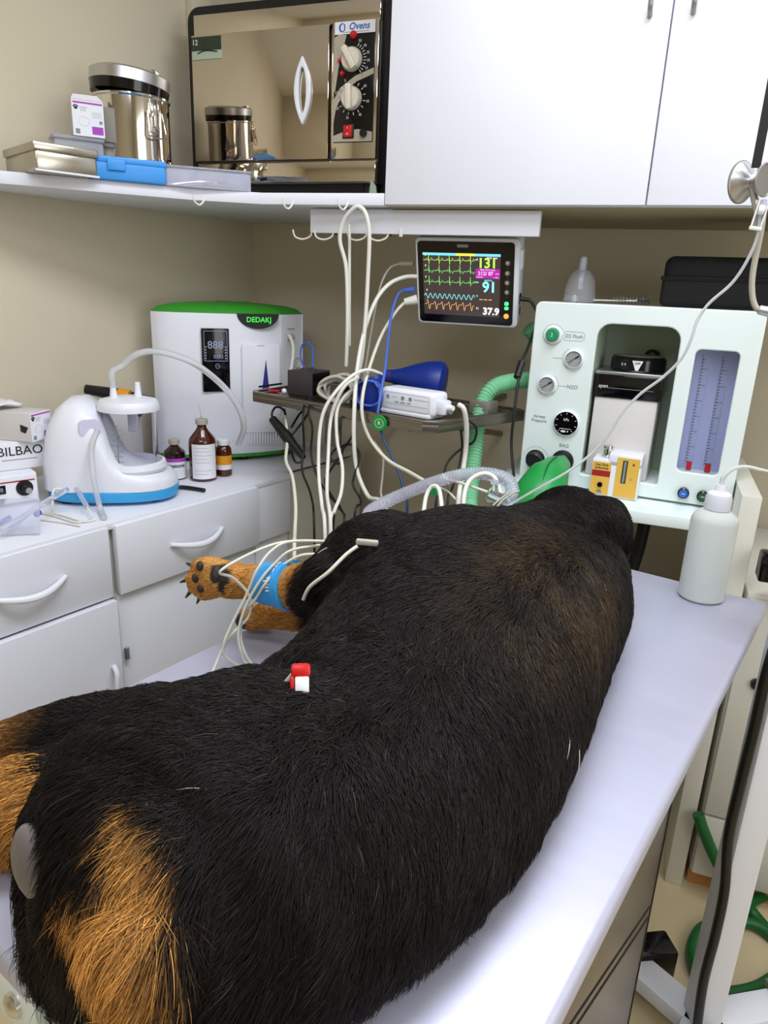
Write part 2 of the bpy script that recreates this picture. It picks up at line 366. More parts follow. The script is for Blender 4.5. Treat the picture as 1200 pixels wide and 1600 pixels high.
fp.plate([(0.414, 0.094), (0.52, 0.094), (0.52, 0.115), (0.48, 0.122), (0.44, 0.116), (0.414, 0.108)], [], 0.0006, M['tan_ink'], mx=XZ @ Matrix.Translation((0, 0, 0.0095)))
for (cx, cz, a0, a1, n) in ((0.461, 0.276, -50, 62, 11), (0.4625, 0.191, -245, 60, 14)):
    for k in range(n):
        a = math.radians(a0 + (a1 - a0) * k / (n - 1)); c, s = math.cos(a), math.sin(a)
        fp.cyl((cx + 0.031 * c, -0.0095, cz + 0.031 * s), (cx + 0.038 * c, -0.0095, cz + 0.038 * s), 0.0009, M['whiteink'], n=6)
        if k % 2 == 0: fp.text(str((k + 1) * 5), 0.008, M['whiteink'], front(cx + 0.044 * c, -0.0095, cz + 0.044 * s))
fp.build('dial_plate', p)
lg = MB().box((0.4135, -0.0098, 0.331), (0.5205, -0.009, 0.3575), M['paper'])
lg.text('Ovens', 0.021, M['inkblue'], front(0.478, -0.0101, 0.346), shear=0.25, bold=0.0003)
lg.plate(oval(0.433, 0.345, 0.0085, 0.0095), [oval(0.4345, 0.345, 0.0055, 0.0072)], 0.0005, M['inkblue'], mx=XZ @ Matrix.Translation((0, 0, 0.0101)))
lg.box((0.438, -0.0103, 0.338), (0.441, -0.0099, 0.352), M['inkblue']).box((0.435, -0.0101, 0.334), (0.505, -0.0099, 0.3352), M['greyink']).build('logo_label', p)
for (cx, cz, a) in ((0.461, 0.276, 122), (0.4625, 0.191, 93)):
    k = MB().lathe([(0.027, 0.0), (0.027, 0.006), (0.023, 0.014), (0, 0.014)], M['ivory'], (cx, -0.009, cz), axis='-y')
    k.box((-0.028, -0.0075, 0.006), (0.028, 0.0075, 0.028), M['ivory'], 0.003, mx=front(cx, -0.009, cz, a)).build('dial_knob', p)
for cx, cz, r in ((0.464, 0.328, 0.009), (0.429, 0.274, 0.005), (0.436, 0.246, 0.006)):
    MB().lathe([(r, 0), (r, 0.004), (r * 0.6, 0.009), (0, 0.010)], M['red'], (cx, -0.009, cz), axis='-y', n=14).build('indicator_lamp', p)
sw = MB().box((0.440, -0.012, 0.101), (0.471, -0.008, 0.134), M['black'], 0.001).box((0.444, -0.017, 0.104), (0.467, -0.010, 0.131), M['red'], 0.002)
sw.text('O', 0.008, M['whiteink'], front(0.4555, -0.0175, 0.110)).box((0.455, -0.0175, 0.122), (0.456, -0.017, 0.127), M['whiteink']).build('power_switch', p)
MB().cyl((0.498, -0.009, 0.112), (0.498, -0.018, 0.112), 0.009, M['black']).build('fuse_holder', p)
for k, (x, y) in enumerate(((0.03, 0.04), (0.50, 0.04), (0.03, 0.30), (0.50, 0.30))):
    MB().lathe([(0.02, 0), (0.017, 0.043)], M['black'], (x, y, -0.043)).build('foot', t)
MB().box((0.02, 0.03, -0.03), (0.52, 0.29, 0.0), M['black']).build('underside', t)
# thin leaf-green tag beside the oven
tag(MB().prism([(0, 0), (0.022, 0.006), (0.018, 0.03), (0.004, 0.045)], 0, 0.003, M['mintin'], mx=Matrix.Translation((-0.738, 1.82, 1.616)) @ XZ).build('card_tag'), 'small pale green tag standing between oven and wall cabinet', 'tag')
# dark tray under the oven
o = MB().prism(rrect(-0.16, -0.012, 0.16, 0.012, 0.01), 0, 0.008, M['gloss']).build('cable_tray'); o.location = (-0.93, 1.765, 1.616)
tag(o, 'flat glossy black strip lying on shelf in front of the oven feet', 'strip')

# ------------------------------------------------------------------ things on the shelf
ZS = 1.6152
t = thing('sterilizing_drum', 'round polished steel sterilizing drum with open tilted lid on the shelf', 'drum', (-1.312, 1.640, ZS), -8)
R_ = 0.091
MB().lathe([(R_ - 0.004, 0.0), (R_, 0.002), (R_, 0.055), (R_ + 0.002, 0.058), (R_, 0.061), (R_, 0.20), (R_ + 0.003, 0.203), (R_ + 0.003, 0.207), (R_ - 0.004, 0.207), (R_ - 0.004, 0.01), (0, 0.01)], M['chrome'], n=48).build('body', t)
MB().lathe([(R_ + 0.0005, 0.064), (R_ + 0.0025, 0.064), (R_ + 0.0025, 0.068), (R_ + 0.0005, 0.068)], M['chrome'], n=48).build('band', t)
lid = MB().lathe([(0, 0.020), (R_ - 0.006, 0.018), (R_ + 0.004, 0.012), (R_ + 0.004, -0.012), (R_ + 0.001, -0.012), (R_ + 0.001, 0.008), (0, 0.012)], M['steel'], n=48).build('lid', t)
lid.location = (-0.004, 0.004, 0.246); lid.rotation_euler = (math.radians(-4), math.radians(3), 0)
MB().lathe([(R_ + 0.001, -0.034), (R_ + 0.003, -0.011), (R_ - 0.004, -0.011), (R_ - 0.004, -0.034)], M['gloss'], n=48).build('gasket', lid)
MB().box((R_ - 0.03, -0.012, 0.014), (R_ - 0.005, 0.012, 0.024), M['chrome'], 0.003).build('catch', lid)
a = math.radians(-10)
mx = Matrix.Rotation(a, 4, 'Z') @ Matrix.Translation((R_, 0, 0))
cl = MB().box((0, -0.012, 0.125), (0.006, 0.012, 0.19), M['chrome'], 0.002, mx=mx)
cl.tube([(0.006, -0.02, 0.17), (0.012, -0.022, 0.14), (0.016, -0.02, 0.115), (0.016, 0.02, 0.115), (0.012, 0.022, 0.14), (0.006, 0.02, 0.17)], 0.002, M['chrome'], mx=mx, sub=4).box((0.004, -0.007, 0.135), (0.014, 0.007, 0.185), M['chrome'], 0.003, mx=mx).build('clasp', t)
mb = MB()
for k in (-1, 1): mb.lathe([(0.004, 0), (0.004, 0.001), (0, 0.001)], M['gap'], (R_ + 0.002, 0.010 * k, 0.04), axis='x', n=10)
mb.prism(rrect(-0.022, 0.022, 0.022, 0.054, 0.008), R_ - 0.001, R_ + 0.002, M['steel'], mx=Matrix.Rotation(PI / 2, 4, 'Y') @ Matrix.Rotation(PI / 2, 4, 'Z')).build('vent_plate', t)

def label_paw(mb, x, z, s, y, m):
    mb.prism(oval(x, z, s * 0.5, s * 0.42, 14), 0, 0.0004, m, mx=XZ @ Matrix.Translation((0, 0, -y)))
    for a in (-55, -18, 18, 55):
        c, q = math.sin(math.radians(a)), math.cos(math.radians(a))
        mb.prism(oval(x + s * 0.72 * c, z + s * 0.72 * q, s * 0.2, s * 0.26, 10), 0, 0.0004, m, mx=XZ @ Matrix.Translation((0, 0, -y)))
def suture_carton(name, label, loc, rz, w, d, h, flap=0.0, ry=0.0):
    t = thing(name, label, 'carton', loc, rz, ry=ry)
    MB().box((0, 0, 0), (w, d, h), M['greypaper'], 0.0012).build('box', t)
    f = MB().box((0.0005, -0.0008, 0.0005), (w - 0.0005, 0.0, h - 0.0005), M['paper'])
    f.box((0.05 * w, -0.0012, 0.90 * h), (0.97 * w, -0.0008, 0.95 * h), M['purple']); f.box((0.60 * w, -0.0012, 0.08 * h), (0.95 * w, -0.0008, 0.30 * h), M['purple'])
    label_paw(f, 0.13 * w, 0.77 * h, 0.11 * w, -0.0008, M['ink'])
    for k in range(3): f.box((0.26 * w, -0.0011, (0.80 - 0.05 * k) * h), ((0.5 - 0.03 * k) * w, -0.0008, (0.812 - 0.05 * k) * h), M['greyink'])
    for k in range(4): f.box((0.62 * w, -0.0011, (0.68 - 0.045 * k) * h), (0.93 * w, -0.0008, (0.688 - 0.045 * k) * h), M['greyink'])
    f.box((0.08 * w, -0.0011, 0.06 * h), (0.22 * w, -0.0008, 0.20 * h), M['greyink']).box((0.84 * w, -0.0011, 0.38 * h), (0.94 * w, -0.0008, 0.47 * h), M['greyink'])
    f.plate(oval(0.36 * w, 0.42 * h, 0.17 * w, 0.13 * h), [oval(0.36 * w, 0.42 * h, 0.165 * w, 0.125 * h)], 0.0003, M['greyink'], mx=XZ @ Matrix.Translation((0, 0, 0.001)))
    f.build('label', t)
    if flap: MB().prism([(0.0, 0.0), (w, 0.0), (0.85 * w, flap), (0.1 * w, flap * 0.9)], 0, 0.001, M['paper'], mx=Matrix.Translation((0, 0, h)) @ Matrix.Rotation(math.radians(38), 4, 'X')).build('flap', t)
    return t
# clear box with blue box in front, carton on the clear box
SA = 46
def sp(px, py, back=0.0): return at(px, py, z=ZS) + Vector((-0.72, 0.694, 0)) * back
b0 = sp(136, 277, 0.004)
t = thing('blue_box', 'small blue plastic instrument box on the shelf edge', 'box', (b0.x, b0.y, ZS), SA)
MB().box((0, 0, 0), (0.176, 0.085, 0.040), M['bluebox'], 0.005).build('base', t)
MB().box((-0.002, -0.002, 0.036), (0.178, 0.087, 0.050), M['bluebox'], 0.004).build('lid', t)
MB().box((0.045, -0.006, 0.020), (0.085, -0.001, 0.044), M['bluebox'], 0.003).build('latch', t)
t = thing('clear_lidded_box', 'clear plastic lidded box lying behind the blue box under a carton', 'box', (-1.372, 1.435, ZS), SA + 6)
MB().box((0, 0, 0), (0.110, 0.060, 0.090), M['frost'], 0.006).build('base', t)
MB().box((-0.003, -0.003, 0.088), (0.113, 0.063, 0.098), M['frost'], 0.004).build('lid', t)
c0 = Vector((-1.350, 1.476, 0))
suture_carton('suture_carton', 'small white carton with purple print standing on the clear lidded box', (-1.345, 1.470, ZS + 0.0985), 48, 0.070, 0.060, 0.076, 0.024)
s0 = sp(57, 265, 0.01)
t = thing('steel_instrument_box', 'dull steel lidded instrument box at the left end of the shelf', 'box', (s0.x, s0.y, ZS), 64)
mb = MB().box((0, 0, 0), (0.135, 0.20, 0.042), M['boxsteel'], 0.006); mb.build('base', t)
MB().box((-0.003, -0.003, 0.040), (0.138, 0.203, 0.058), M['boxsteel'], 0.004).build('lid', t)
MB().box((-0.002, -0.002, 0.0), (0.137, 0.002, 0.004), M['plastic']).build('base_rim', t)
t0 = sp(258, 289, 0.003)
t = thing('clear_tub', 'open clear plastic tub with steel instruments in front of the oven', 'tub', (t0.x, t0.y, ZS), 38)
mb = MB().plate(rrect(0, 0, 0.205, 0.085, 0.012), [rrect(0.003, 0.003, 0.202, 0.082, 0.010)], 0.044, M['frost'], mx=Matrix.Translation((0, 0, 0.022)))
mb.box((0.003, 0.003, 0), (0.202, 0.082, 0.003), M['frost']).build('body', t)
MB().plate(rrect(-0.004, -0.004, 0.209, 0.089, 0.014), [rrect(0.003, 0.003, 0.202, 0.082, 0.010)], 0.003, M['frost'], mx=Matrix.Translation((0, 0, 0.0435))).build('rim', t)
T_ = Matrix.Translation(t0.xy.to_3d() + Vector((0, 0, ZS))) @ Matrix.Rotation(math.radians(38), 4, 'Z')
for k, (a, b, lb) in enumerate((((0.02, 0.03, 0.006), (0.15, 0.05, 0.02), 'slim steel forceps tilted up in the clear tub'), ((0.05, 0.06, 0.006), (0.17, 0.03, 0.008), 'steel instrument lying flat in the clear tub'))):
    tag(MB().tube([T_ @ Vector(a), T_ @ ((Vector(a) + Vector(b)) / 2 + Vector((0, 0, 0.004))), T_ @ Vector(b)], 0.003, M['chrome']).build('forceps'), lb, 'forceps')
# ------------------------------------------------------------------ oxygen concentrator
ZC = 0.8805
t = thing('oxygen_concentrator', 'tall white oxygen concentrator with green lid in the corner of the worktop', 'concentrator', (-1.335, 1.70, ZC), 42)
def plan(s=1.0, cx=0.225, cy=0.08):
    P = [Vector(p) for p in ((0.0, 0.03, 0), (0.03, 0.0, 0), (0.10, -0.022, 0), (0.20, -0.034, 0), (0.29, -0.030, 0), (0.36, -0.012, 0), (0.372, -0.008, 0), (0.440, 0.045, 0), (0.4465, 0.06, 0), (0.42, 0.17, 0), (0.39, 0.19, 0), (0.14, 0.19, 0), (0.11, 0.18, 0), (0.02, 0.09, 0))]
    return [((p.x - cx) * s + cx, (p.y - cy) * s + cy) for p in smooth(P + [P[0]], 4)[:-1]]
MB().prism(plan(), 0.022, 0.434, M['plastic'], r=0.004).build('body', t, sharp=40)
MB().prism(plan(0.97), 0.012, 0.022, M['green']).build('base_rim', t)
mb = MB()
rings = [(1.0, 0.434), (0.985, 0.4365), (0.92, 0.447), (0.75, 0.4555), (0.5, 0.460), (0.2, 0.4615)]
vs, fs = [], []; n = len(plan())
for s_, z in rings: vs += [(x, y, z) for x, y in plan(s_)]
for i in range(len(rings) - 1):
    for k in range(n): fs.append((i * n + k, i * n + (k + 1) % n, (i + 1) * n + (k + 1) % n, (i + 1) * n + k))
fs.append(tuple((len(rings) - 1) * n + k for k in range(n)))
lid = mb.add(vs, fs, M['green']).build('lid', t, sharp=50)
MB().plate(rrect(0.20, 0.10, 0.30, 0.15, 0.01), [rrect(0.21, 0.108, 0.29, 0.142, 0.008)], 0.008, M['green'], mx=Matrix.Translation((0, 0, 0.459))).build('carry_grip', lid)
for k, (x, y) in enumerate(((0.10, 0.01), (0.25, -0.005), (0.40, 0.05), (0.20, 0.16))): MB().lathe([(0.012, 0), (0.014, 0.013)], M['black'] if k else M['green'], (x, y, 0), n=12).build('foot', t)
mb = MB().box((0.130, -0.0385, 0.212), (0.208, -0.02, 0.392), M['gloss'], 0.002)
mb.text('888', 0.030, G['lc'], front(0.168, -0.0388, 0.345)).text('0293', 0.014, G['lc'], front(0.176, -0.0388, 0.312), bold=0.0)
mb.plate(rrect(0.136, 0.300, 0.202, 0.385, 0.002), [rrect(0.1372, 0.3012, 0.2008, 0.3838, 0.002)], 0.0004, G['lc'], mx=XZ @ Matrix.Translation((0, 0, 0.0388)))
for k in range(5):
    mb.box((0.139, -0.0389, 0.306 + 0.008 * k), (0.142, -0.0386, 0.310 + 0.008 * k), G['lc']); mb.box((0.195, -0.0389, 0.306 + 0.008 * k), (0.199, -0.0386, 0.310 + 0.008 * k), G['lc'])
mb.plate(oval(0.173, 0.286, 0.007, 0.007), [oval(0.173, 0.286, 0.0058, 0.0058)], 0.0004, G['lc'], mx=XZ @ Matrix.Translation((0, 0, 0.0388))).box((0.170, -0.0389, 0.2855), (0.176, -0.0386, 0.2868), G['lc'])
mb.build('display_panel', t)
arc = [(0.232, 0.4345), (0.354, 0.4345)] + [(0.293 + 0.061 * math.cos(a), 0.4345 - 0.042 * math.sin(a)) for a in [PI * k / 16 for k in range(1, 16)]]
mb = MB().prism(arc, 0.0, 0.012, M['rubber'], mx=Matrix.Translation((0, -0.026, 0)) @ XZ)
mb.text('DEDAKJ', 0.0205, M['ledgreen'], front(0.295, -0.0384, 0.4175), bold=0.0003).build('logo_panel', t)
mb = MB().box((0.243, -0.0395, 0.085), (0.358, -0.014, 0.352), M['plastic'], 0.006).box((0.24, -0.036, 0.10), (0.244, -0.02, 0.34), M['lilac'], 0.001)
mb.box((0.288, -0.041, 0.344), (0.31, -0.039, 0.3475), M['lilac'])
mb.build('filter_door', t)
MB().prism([(0.300, 0.205), (0.324, 0.205), (0.3135, 0.305)], 0, 0.0016, M['navy'], mx=Matrix.Translation((0, -0.0394, 0)) @ XZ).build('water_window', t)
mb = MB()
for k in range(15): mb.box((0.240 + 0.0085 * k, -0.037 + 0.00045 * abs(k - 4) ** 1.4, 0.05), (0.2465 + 0.0085 * k, -0.012, 0.13 + 0.004 * math.sin(k * 0.6)), M['plastic'], 0.001)
mb.build('lower_grille', t)
AG = math.degrees(math.atan2(0.053, 0.068))
mxp = Matrix.Translation((0.400, 0.012, 0)) @ Matrix.Rotation(math.radians(AG), 4, 'Z')
MB().lathe([(0.013, 0), (0.013, 0.006), (0.008, 0.008), (0.006, 0.014), (0, 0.014)], M['greycable'], (0.0, 0, 0.366), axis='-y', mx=mxp, n=18).text('Oxygen Outlet', 0.0055, M['greyink'], mxp @ front(0.0, -0.003, 0.392)).build('outlet_port', t)
MB().lathe([(0.016, 0), (0.016, 0.004), (0.014, 0.004), (0.013, 0.002), (0, 0.002)], M['gauge'], (0.03, 0.0, 0.29), axis='-y', mx=mxp, n=20).build('flow_gauge', t)

# ------------------------------------------------------------------ suction machine
t = thing('suction_machine', 'white suction machine with blue base band and clear collecting jar', 'suction machine', (-1.218, 1.374, ZC), 30)
def elli(a, b, e=2.6, n=44, cx=0.0):
    return [(cx + a * math.copysign(abs(math.cos(2 * PI * k / n)) ** (2 / e), math.cos(2 * PI * k / n)), b * math.copysign(abs(math.sin(2 * PI * k / n)) ** (2 / e), math.sin(2 * PI * k / n))) for k in range(n)]
MB().prism(elli(0.153, 0.102), 0.008, 0.034, M['cyan'], r=0.004).build('base_band', t)
for x, y in ((-0.10, -0.06), (0.10, -0.05), (0.10, 0.05), (-0.10, 0.06)): MB().lathe([(0.013, 0), (0.013, 0.009)], M['black'], (x, y, 0), n=12).build('foot', t)
stations = [(-0.172, 0.012, 0.05), (-0.166, 0.062, 0.13), (-0.150, 0.082, 0.185), (-0.125, 0.092, 0.225), (-0.095, 0.096, 0.246), (-0.06, 0.096, 0.248), (-0.03, 0.096, 0.230), (-0.008, 0.097, 0.19), (0.006, 0.098, 0.145), (0.022, 0.099, 0.110), (0.045, 0.100, 0.091), (0.08, 0.098, 0.082), (0.115, 0.088, 0.074), (0.145, 0.068, 0.066), (0.162, 0.045, 0.056), (0.171, 0.014, 0.045)]
vs, fs = [], []; nn = 15
for x, w, h in stations:
    x *= 0.89
    for k in range(nn):
        a = PI * k / (nn - 1); c, s_ = math.cos(a), math.sin(a)
        vs.append((x, w * math.copysign(abs(c) ** 0.55, c), 0.034 + (h - 0.034) * abs(s_) ** 0.62))
for i in range(len(stations) - 1):
    for k in range(nn - 1): fs.append((i * nn + k, i * nn + k + 1, (i + 1) * nn + k + 1, (i + 1) * nn + k))
fs += [tuple(range(nn)), tuple(reversed([(len(stations) - 1) * nn + k for k in range(nn)]))]
for i in range(len(stations) - 1): fs.append((i * nn, (i + 1) * nn, (i + 1) * nn + nn - 1, i * nn + nn - 1))
body = MB().add(vs, fs, M['plastic']).build('body', t, sharp=55)
JX, JY = 0.046, -0.006
MB().lathe([(0.080, 0.072), (0.083, 0.080), (0.079, 0.092), (0.072, 0.094), (0.070, 0.07)], M['plastic'], (JX, JY, 0), n=40).build('jar_collar', t)
MB().prism(rrect(-0.024, 0.165, 0.024, 0.205, 0.014), -0.006, 0.003, M['lilac'], mx=Matrix.Translation((-0.030, -0.080, 0)) @ Matrix.Rotation(math.radians(24), 4, 'Z') @ XZ).build('gauge_recess', t)
jar = MB().lathe([(0.055, 0.058), (0.058, 0.062), (0.064, 0.228), (0.061, 0.228), (0.0555, 0.064), (0.0, 0.062)], M['jar'], (JX, JY, 0), n=40).build('jar', t, 'clear plastic jar with graduations')
mb = MB()
mxj = Matrix.Translation((JX, JY, 0)) @ Matrix.Rotation(math.radians(-18), 4, 'Z')
for k in range(7): mb.box((-0.012 - (0.006 if k % 2 else 0), -0.0645 + 0.0005 * (6 - k), 0.10 + 0.013 * k), (0.012, -0.063 + 0.0005 * (6 - k), 0.1012 + 0.013 * k), M['greyink'], mx=mxj)
mb.box((-0.0008, -0.0655, 0.09), (0.0008, -0.0630, 0.19), M['greyink'], mx=mxj).build('graduation', jar)
lid = MB().lathe([(0, 0.250), (0.04, 0.248), (0.066, 0.241), (0.071, 0.234), (0.0725, 0.226), (0.0725, 0.218), (0.064, 0.218), (0.064, 0.225), (0, 0.232)], M['plastic'], (JX, JY, 0), n=40).build('jar_lid', t)
for dx, dy, h in ((-0.030, -0.012, 0.285), (0.022, 0.012, 0.282)): MB().lathe([(0.010, 0.245), (0.0075, 0.262), (0.0065, h), (0.004, h)], M['plastic'], (JX + dx, JY + dy, 0), n=14).build('spigot', lid)
MB().box((JX - 0.005, JY - 0.002, 0.16), (JX + 0.018, JY + 0.018, 0.232), M['frost'], 0.003).build('float_valve', jar)
tm = (Matrix.Translation((-1.218, 1.374, ZC)) @ Matrix.Rotation(math.radians(30), 4, 'Z')).inverted()
sp0 = Vector((JX - 0.030, JY - 0.012, 0.272))
hose = [sp0, sp0 + Vector((0.0, 0.0, 0.035))] + [tm @ at(*q) for q in ((190, 572, 1.40), (215, 553, 1.42), (250, 550, 1.46), (300, 566, 1.50), (345, 600, 1.54), (372, 635, 1.57), (381, 668, 1.60), (372, 694, 1.64))]
MB().tube(hose, 0.0078, M['silicone'], n=12).build('suction_hose', t, 'milky suction hose arching to the right')
hose2 = [tm @ at(*q) for q in ((152, 672, 1.30), (143, 700, 1.275), (146, 745, 1.250))] + [tm @ at(156, 792, z=0.893), tm @ at(163, 808, z=0.8895)]
MB().tube(hose2, 0.0065, M['silicone'], n=12).build('drain_hose', t, 'milky hose hanging down the front')

# black torch with yellow strap behind the suction machine
p0, p1 = at(134, 608, y=1.56), at(178, 614, y=1.58)
t = thing('black_torch', 'black cylinder with yellow band lying behind the suction machine', 'torch', p0)
d = Vector((0.085, 0.03, -0.012)); zb = p0.z - ZC
MB().cyl((0, 0, 0), d, 0.013, M['black'], 0.018, n=20).build('barrel', t)
MB().cyl(d, d + Vector((0.03, 0.01, -0.004)), 0.019, M['orange'], 0.019, n=20).build('band', t)
MB().cyl(d + Vector((0.03, 0.01, -0.004)), d + Vector((0.07, 0.025, -0.03)), 0.017, M['black'], 0.034, n=20).build('head', t)
tag(MB().box((-0.05, -0.035, 0), (0.10, 0.06, zb - 0.045), M['greypaper'], 0.002, mx=Matrix.Translation((p0.x + 0.02, p0.y + 0.02, ZC)) @ Matrix.Rotation(0.3, 4, 'Z')).build('cardboard_box'), 'plain grey carton hidden behind the suction machine under the torch', 'carton')

# ------------------------------------------------------------------ bottles
def vial(name, label, p, prof, glass, capm, group='injection bottles on the worktop', lab=None):
    t = thing(name, label, 'bottle', (p[0], p[1], ZC), 0, group)
    r, h, sh_, neck = prof
    MB().lathe([(r - 0.003, 0), (r, 0.004), (r, sh_), (r * 0.93, sh_ + 0.010), (neck + 0.004, sh_ + (h - sh_) * 0.55), (neck, sh_ + (h - sh_) * 0.68), (neck, h - 0.012), (neck + 0.002, h - 0.010), (neck + 0.002, h), (0, h)], glass, n=32).build('glass', t)
    MB().lathe([(neck + 0.004, h - 0.010), (neck + 0.0045, h + 0.002), (neck + 0.003, h + 0.004), (0, h + 0.004)], capm, n=24).build('cap', t)
    return t
def wrap(mb, r, z0, z1, a0, a1, m, n=20):
    vs = []; fs = []
    for k in range(n + 1):
        a = math.radians(a0 + (a1 - a0) * k / n); vs += [(r * math.cos(a), r * math.sin(a), z0), (r * math.cos(a), r * math.sin(a), z1)]
    for k in range(n): fs.append((2 * k, 2 * k + 2, 2 * k + 3, 2 * k + 1))
    return mb.add(vs, fs, m)
def wraptext(mb, s, size, r, z, a0, m):
    tmp = MB().text(s, size, m, depth=0.0, align='CENTER', bold=0.0004)
    vs = [((r) * math.cos(math.radians(a0) + x / r), (r) * math.sin(math.radians(a0) + x / r), z + y) for x, y, _ in tmp.v]
    return mb.add(vs, tmp.f, m)
t = vial('brown_bottle', 'tall amber injection bottle with white label and grey cap', (-1.118, 1.607), (0.0365, 0.163, 0.105, 0.0125), M['amber'], M['greycable'])
mb = wrap(MB(), 0.0368, 0.008, 0.103, -105, 10, M['paper'])
for k in range(7): wrap(mb, 0.0371, 0.093 - 0.010 * k - (0.012 if k > 4 else 0), 0.0938 - 0.010 * k - (0.012 if k > 4 else 0), -92, -35 + 9 * (k % 3), M['greyink'], 8)
mb.build('label', t)
nl = tag(MB().cyl((0, 0, 0), (-0.004, -0.002, 0.035), 0.0006, M['chrome'], n=6).cyl((0, 0, -0.002), (0, 0, 0.006), 0.003, M['frost'], n=10).build('needle'), 'thin needle stuck upright in the cap of tall amber bottle', 'needle'); nl.location = (-1.118, 1.607, ZC + 0.169)
t = vial('dark_bottle', 'small dark bottle with purple and white label beside the suction machine', (-1.190, 1.580), (0.0295, 0.105, 0.066, 0.0105), M['darkamber'], M['greycable'])
mb = wrap(MB(), 0.0298, 0.004, 0.052, -125, 20, M['paper']); wrap(mb, 0.0299, 0.050, 0.060, -125, 20, M['purple'])
wraptext(mb, 'Hepatone', 0.0155, 0.0302, 0.040, -58, M['ink'])
for k in range(3): wrap(mb, 0.0301, 0.026 - 0.007 * k, 0.0266 - 0.007 * k, -105, -20, M['greyink'], 8)
mb.build('label', t)
t = vial('orange_label_bottle', 'smallest amber bottle with orange label half hidden by the tall one', (-1.092, 1.668), (0.023, 0.098, 0.068, 0.013), M['amber'], M['plastic'])
mb = wrap(MB(), 0.0233, 0.020, 0.046, -110, 15, M['paper']); wrap(mb, 0.0235, 0.034, 0.060, -110, 15, M['orange']); mb.build('label', t)
tag(MB().lathe([(0.015, 0), (0.017, 0.01), (0.017, 0.04), (0.008, 0.055), (0.008, 0.062), (0, 0.062)], M['frost'], n=20).build('plastic_vial'), 'pale plastic vial behind the dark bottle with purple label', 'vial').location = (-1.240, 1.615, ZC)
cable('clamp_strap', 'flat black strap lying on the worktop edge by the dark bottle', 'strap', [ct(0.25, -0.10, ZC + 0.006), ct(0.275, -0.085, ZC + 0.007), ct(0.29, -0.06, ZC + 0.006), ct(0.30, -0.02, ZC + 0.006)], 0.0055, M['black'])

# ------------------------------------------------------------------ cartons and control box at the left
bp = Vector((-1.312, 1.225, ZC))
t = thing('control_box', 'small white electronic control box with round black dial under the cartons', 'control box', (bp.x, bp.y, ZC), 62)
W_, H_, D_ = 0.14, 0.082, 0.13
MB().box((-W_, 0, 0.004), (0, D_, H_), M['plastic'], 0.004).build('body', t)
mb = MB().box((-W_ + 0.004, -0.0015, 0.008), (-0.006, 0.0, H_ - 0.006), M['paper']); mb.box((-W_ + 0.004, -0.002, H_ - 0.018), (-0.006, -0.0014, H_ - 0.015), M['redtape']); mb.build('front_panel', t)
MB().lathe([(0.0185, 0), (0.0185, 0.002), (0.010, 0.002), (0.009, 0.014), (0.007, 0.016), (0, 0.016)], M['black'], (-0.030, -0.0015, 0.048), axis='-y', n=26).build('dial', t)
MB().lathe([(0.007, 0.0), (0.007, 0.02), (0, 0.02)], M['steel'], (-0.026, -0.0015, 0.045), axis='-y', n=18).build('dial_knob', t)
MB().box((-0.092, -0.004, 0.040), (-0.070, -0.0015, 0.060), M['gloss'], 0.001).text('8', 0.014, G['lc'], front(-0.079, -0.0044, 0.050)).build('display', t)
MB().lathe([(0.010, 0), (0.010, 0.003), (0.005, 0.003), (0.005, 0.001), (0, 0.001)], M['black'], (-0.076, -0.0015, 0.018), axis='-y', n=18).build('socket', t)
bq = Vector((bp.x, bp.y, 0))
q = Vector((-1.330, 1.272, 0)) - Vector((math.cos(math.radians(61)), math.sin(math.radians(61)), 0)) * 0.152
t = thing('white_carton', 'white carton with black lettering and blue round logo on the control box', 'carton', (q.x, q.y, ZC + H_ + 0.001), 61)
MB().box((0, 0, 0), (0.152, 0.10, 0.066), M['paper'], 0.0015).build('box', t)
mb = MB().text('BILBAO', 0.030, M['ink'], front(0.099, -0.0006, 0.043)).box((0.058, -0.0007, 0.023), (0.135, -0.0003, 0.0245), M['greyink'])
mb.lathe([(0.0085, 0), (0.007, 0.0008), (0, 0.001)], M['inkblue'], (0.034, -0.0002, 0.036), axis='-y', n=20).plate(oval(0.034, 0.037, 0.0115, 0.012), [oval(0.0355, 0.036, 0.011, 0.0115)], 0.0005, M['greyink'], mx=XZ @ Matrix.Translation((0, 0, 0.0006))).build('print', t)
t2 = suture_carton('suture_carton', 'long white carton with purple print on top of the lettered carton', (-1.318, 1.228, ZC + H_ + 0.068), 100, 0.075, 0.17, 0.066, 0.0)
sv = Matrix.Translation(t2.location) @ Matrix.Rotation(t2.rotation_euler.z, 4, 'Z')
MB().prism([(0, 0.004), (0.012, 0), (0.020, 0.014), (0.0, 0.02)], 0, 0.0005, M['ink'], mx=Matrix.Translation((-0.0006, 0.026, 0.02)) @ Matrix.Rotation(-PI / 2, 4, 'Z') @ XZ).build('side_print', t2)
mb = MB(); vs, fs = [], []
for i in range(9):
    for j in range(9):
        x, y = (i / 8 - 0.5) * 0.12, (j / 8 - 0.5) * 0.10
        vs.append((x, y, 0.018 * math.cos(x * 17) * math.cos(y * 18) + 0.003 * math.sin(i * 2.1 + j)))
for i in range(8):
    for j in range(8): fs.append((i * 9 + j, (i + 1) * 9 + j, (i + 1) * 9 + j + 1, i * 9 + j + 1))
o = mb.add(vs, fs, M['paper']).build('paper_towel', sharp=80); so = o.modifiers.new('s', 'SOLIDIFY'); so.thickness = 0.002
q = sv @ Vector((0.03, 0.13, 0.070)); o.location = q
tag(o, 'crumpled white paper towel resting on top of the upper carton', 'paper towel')
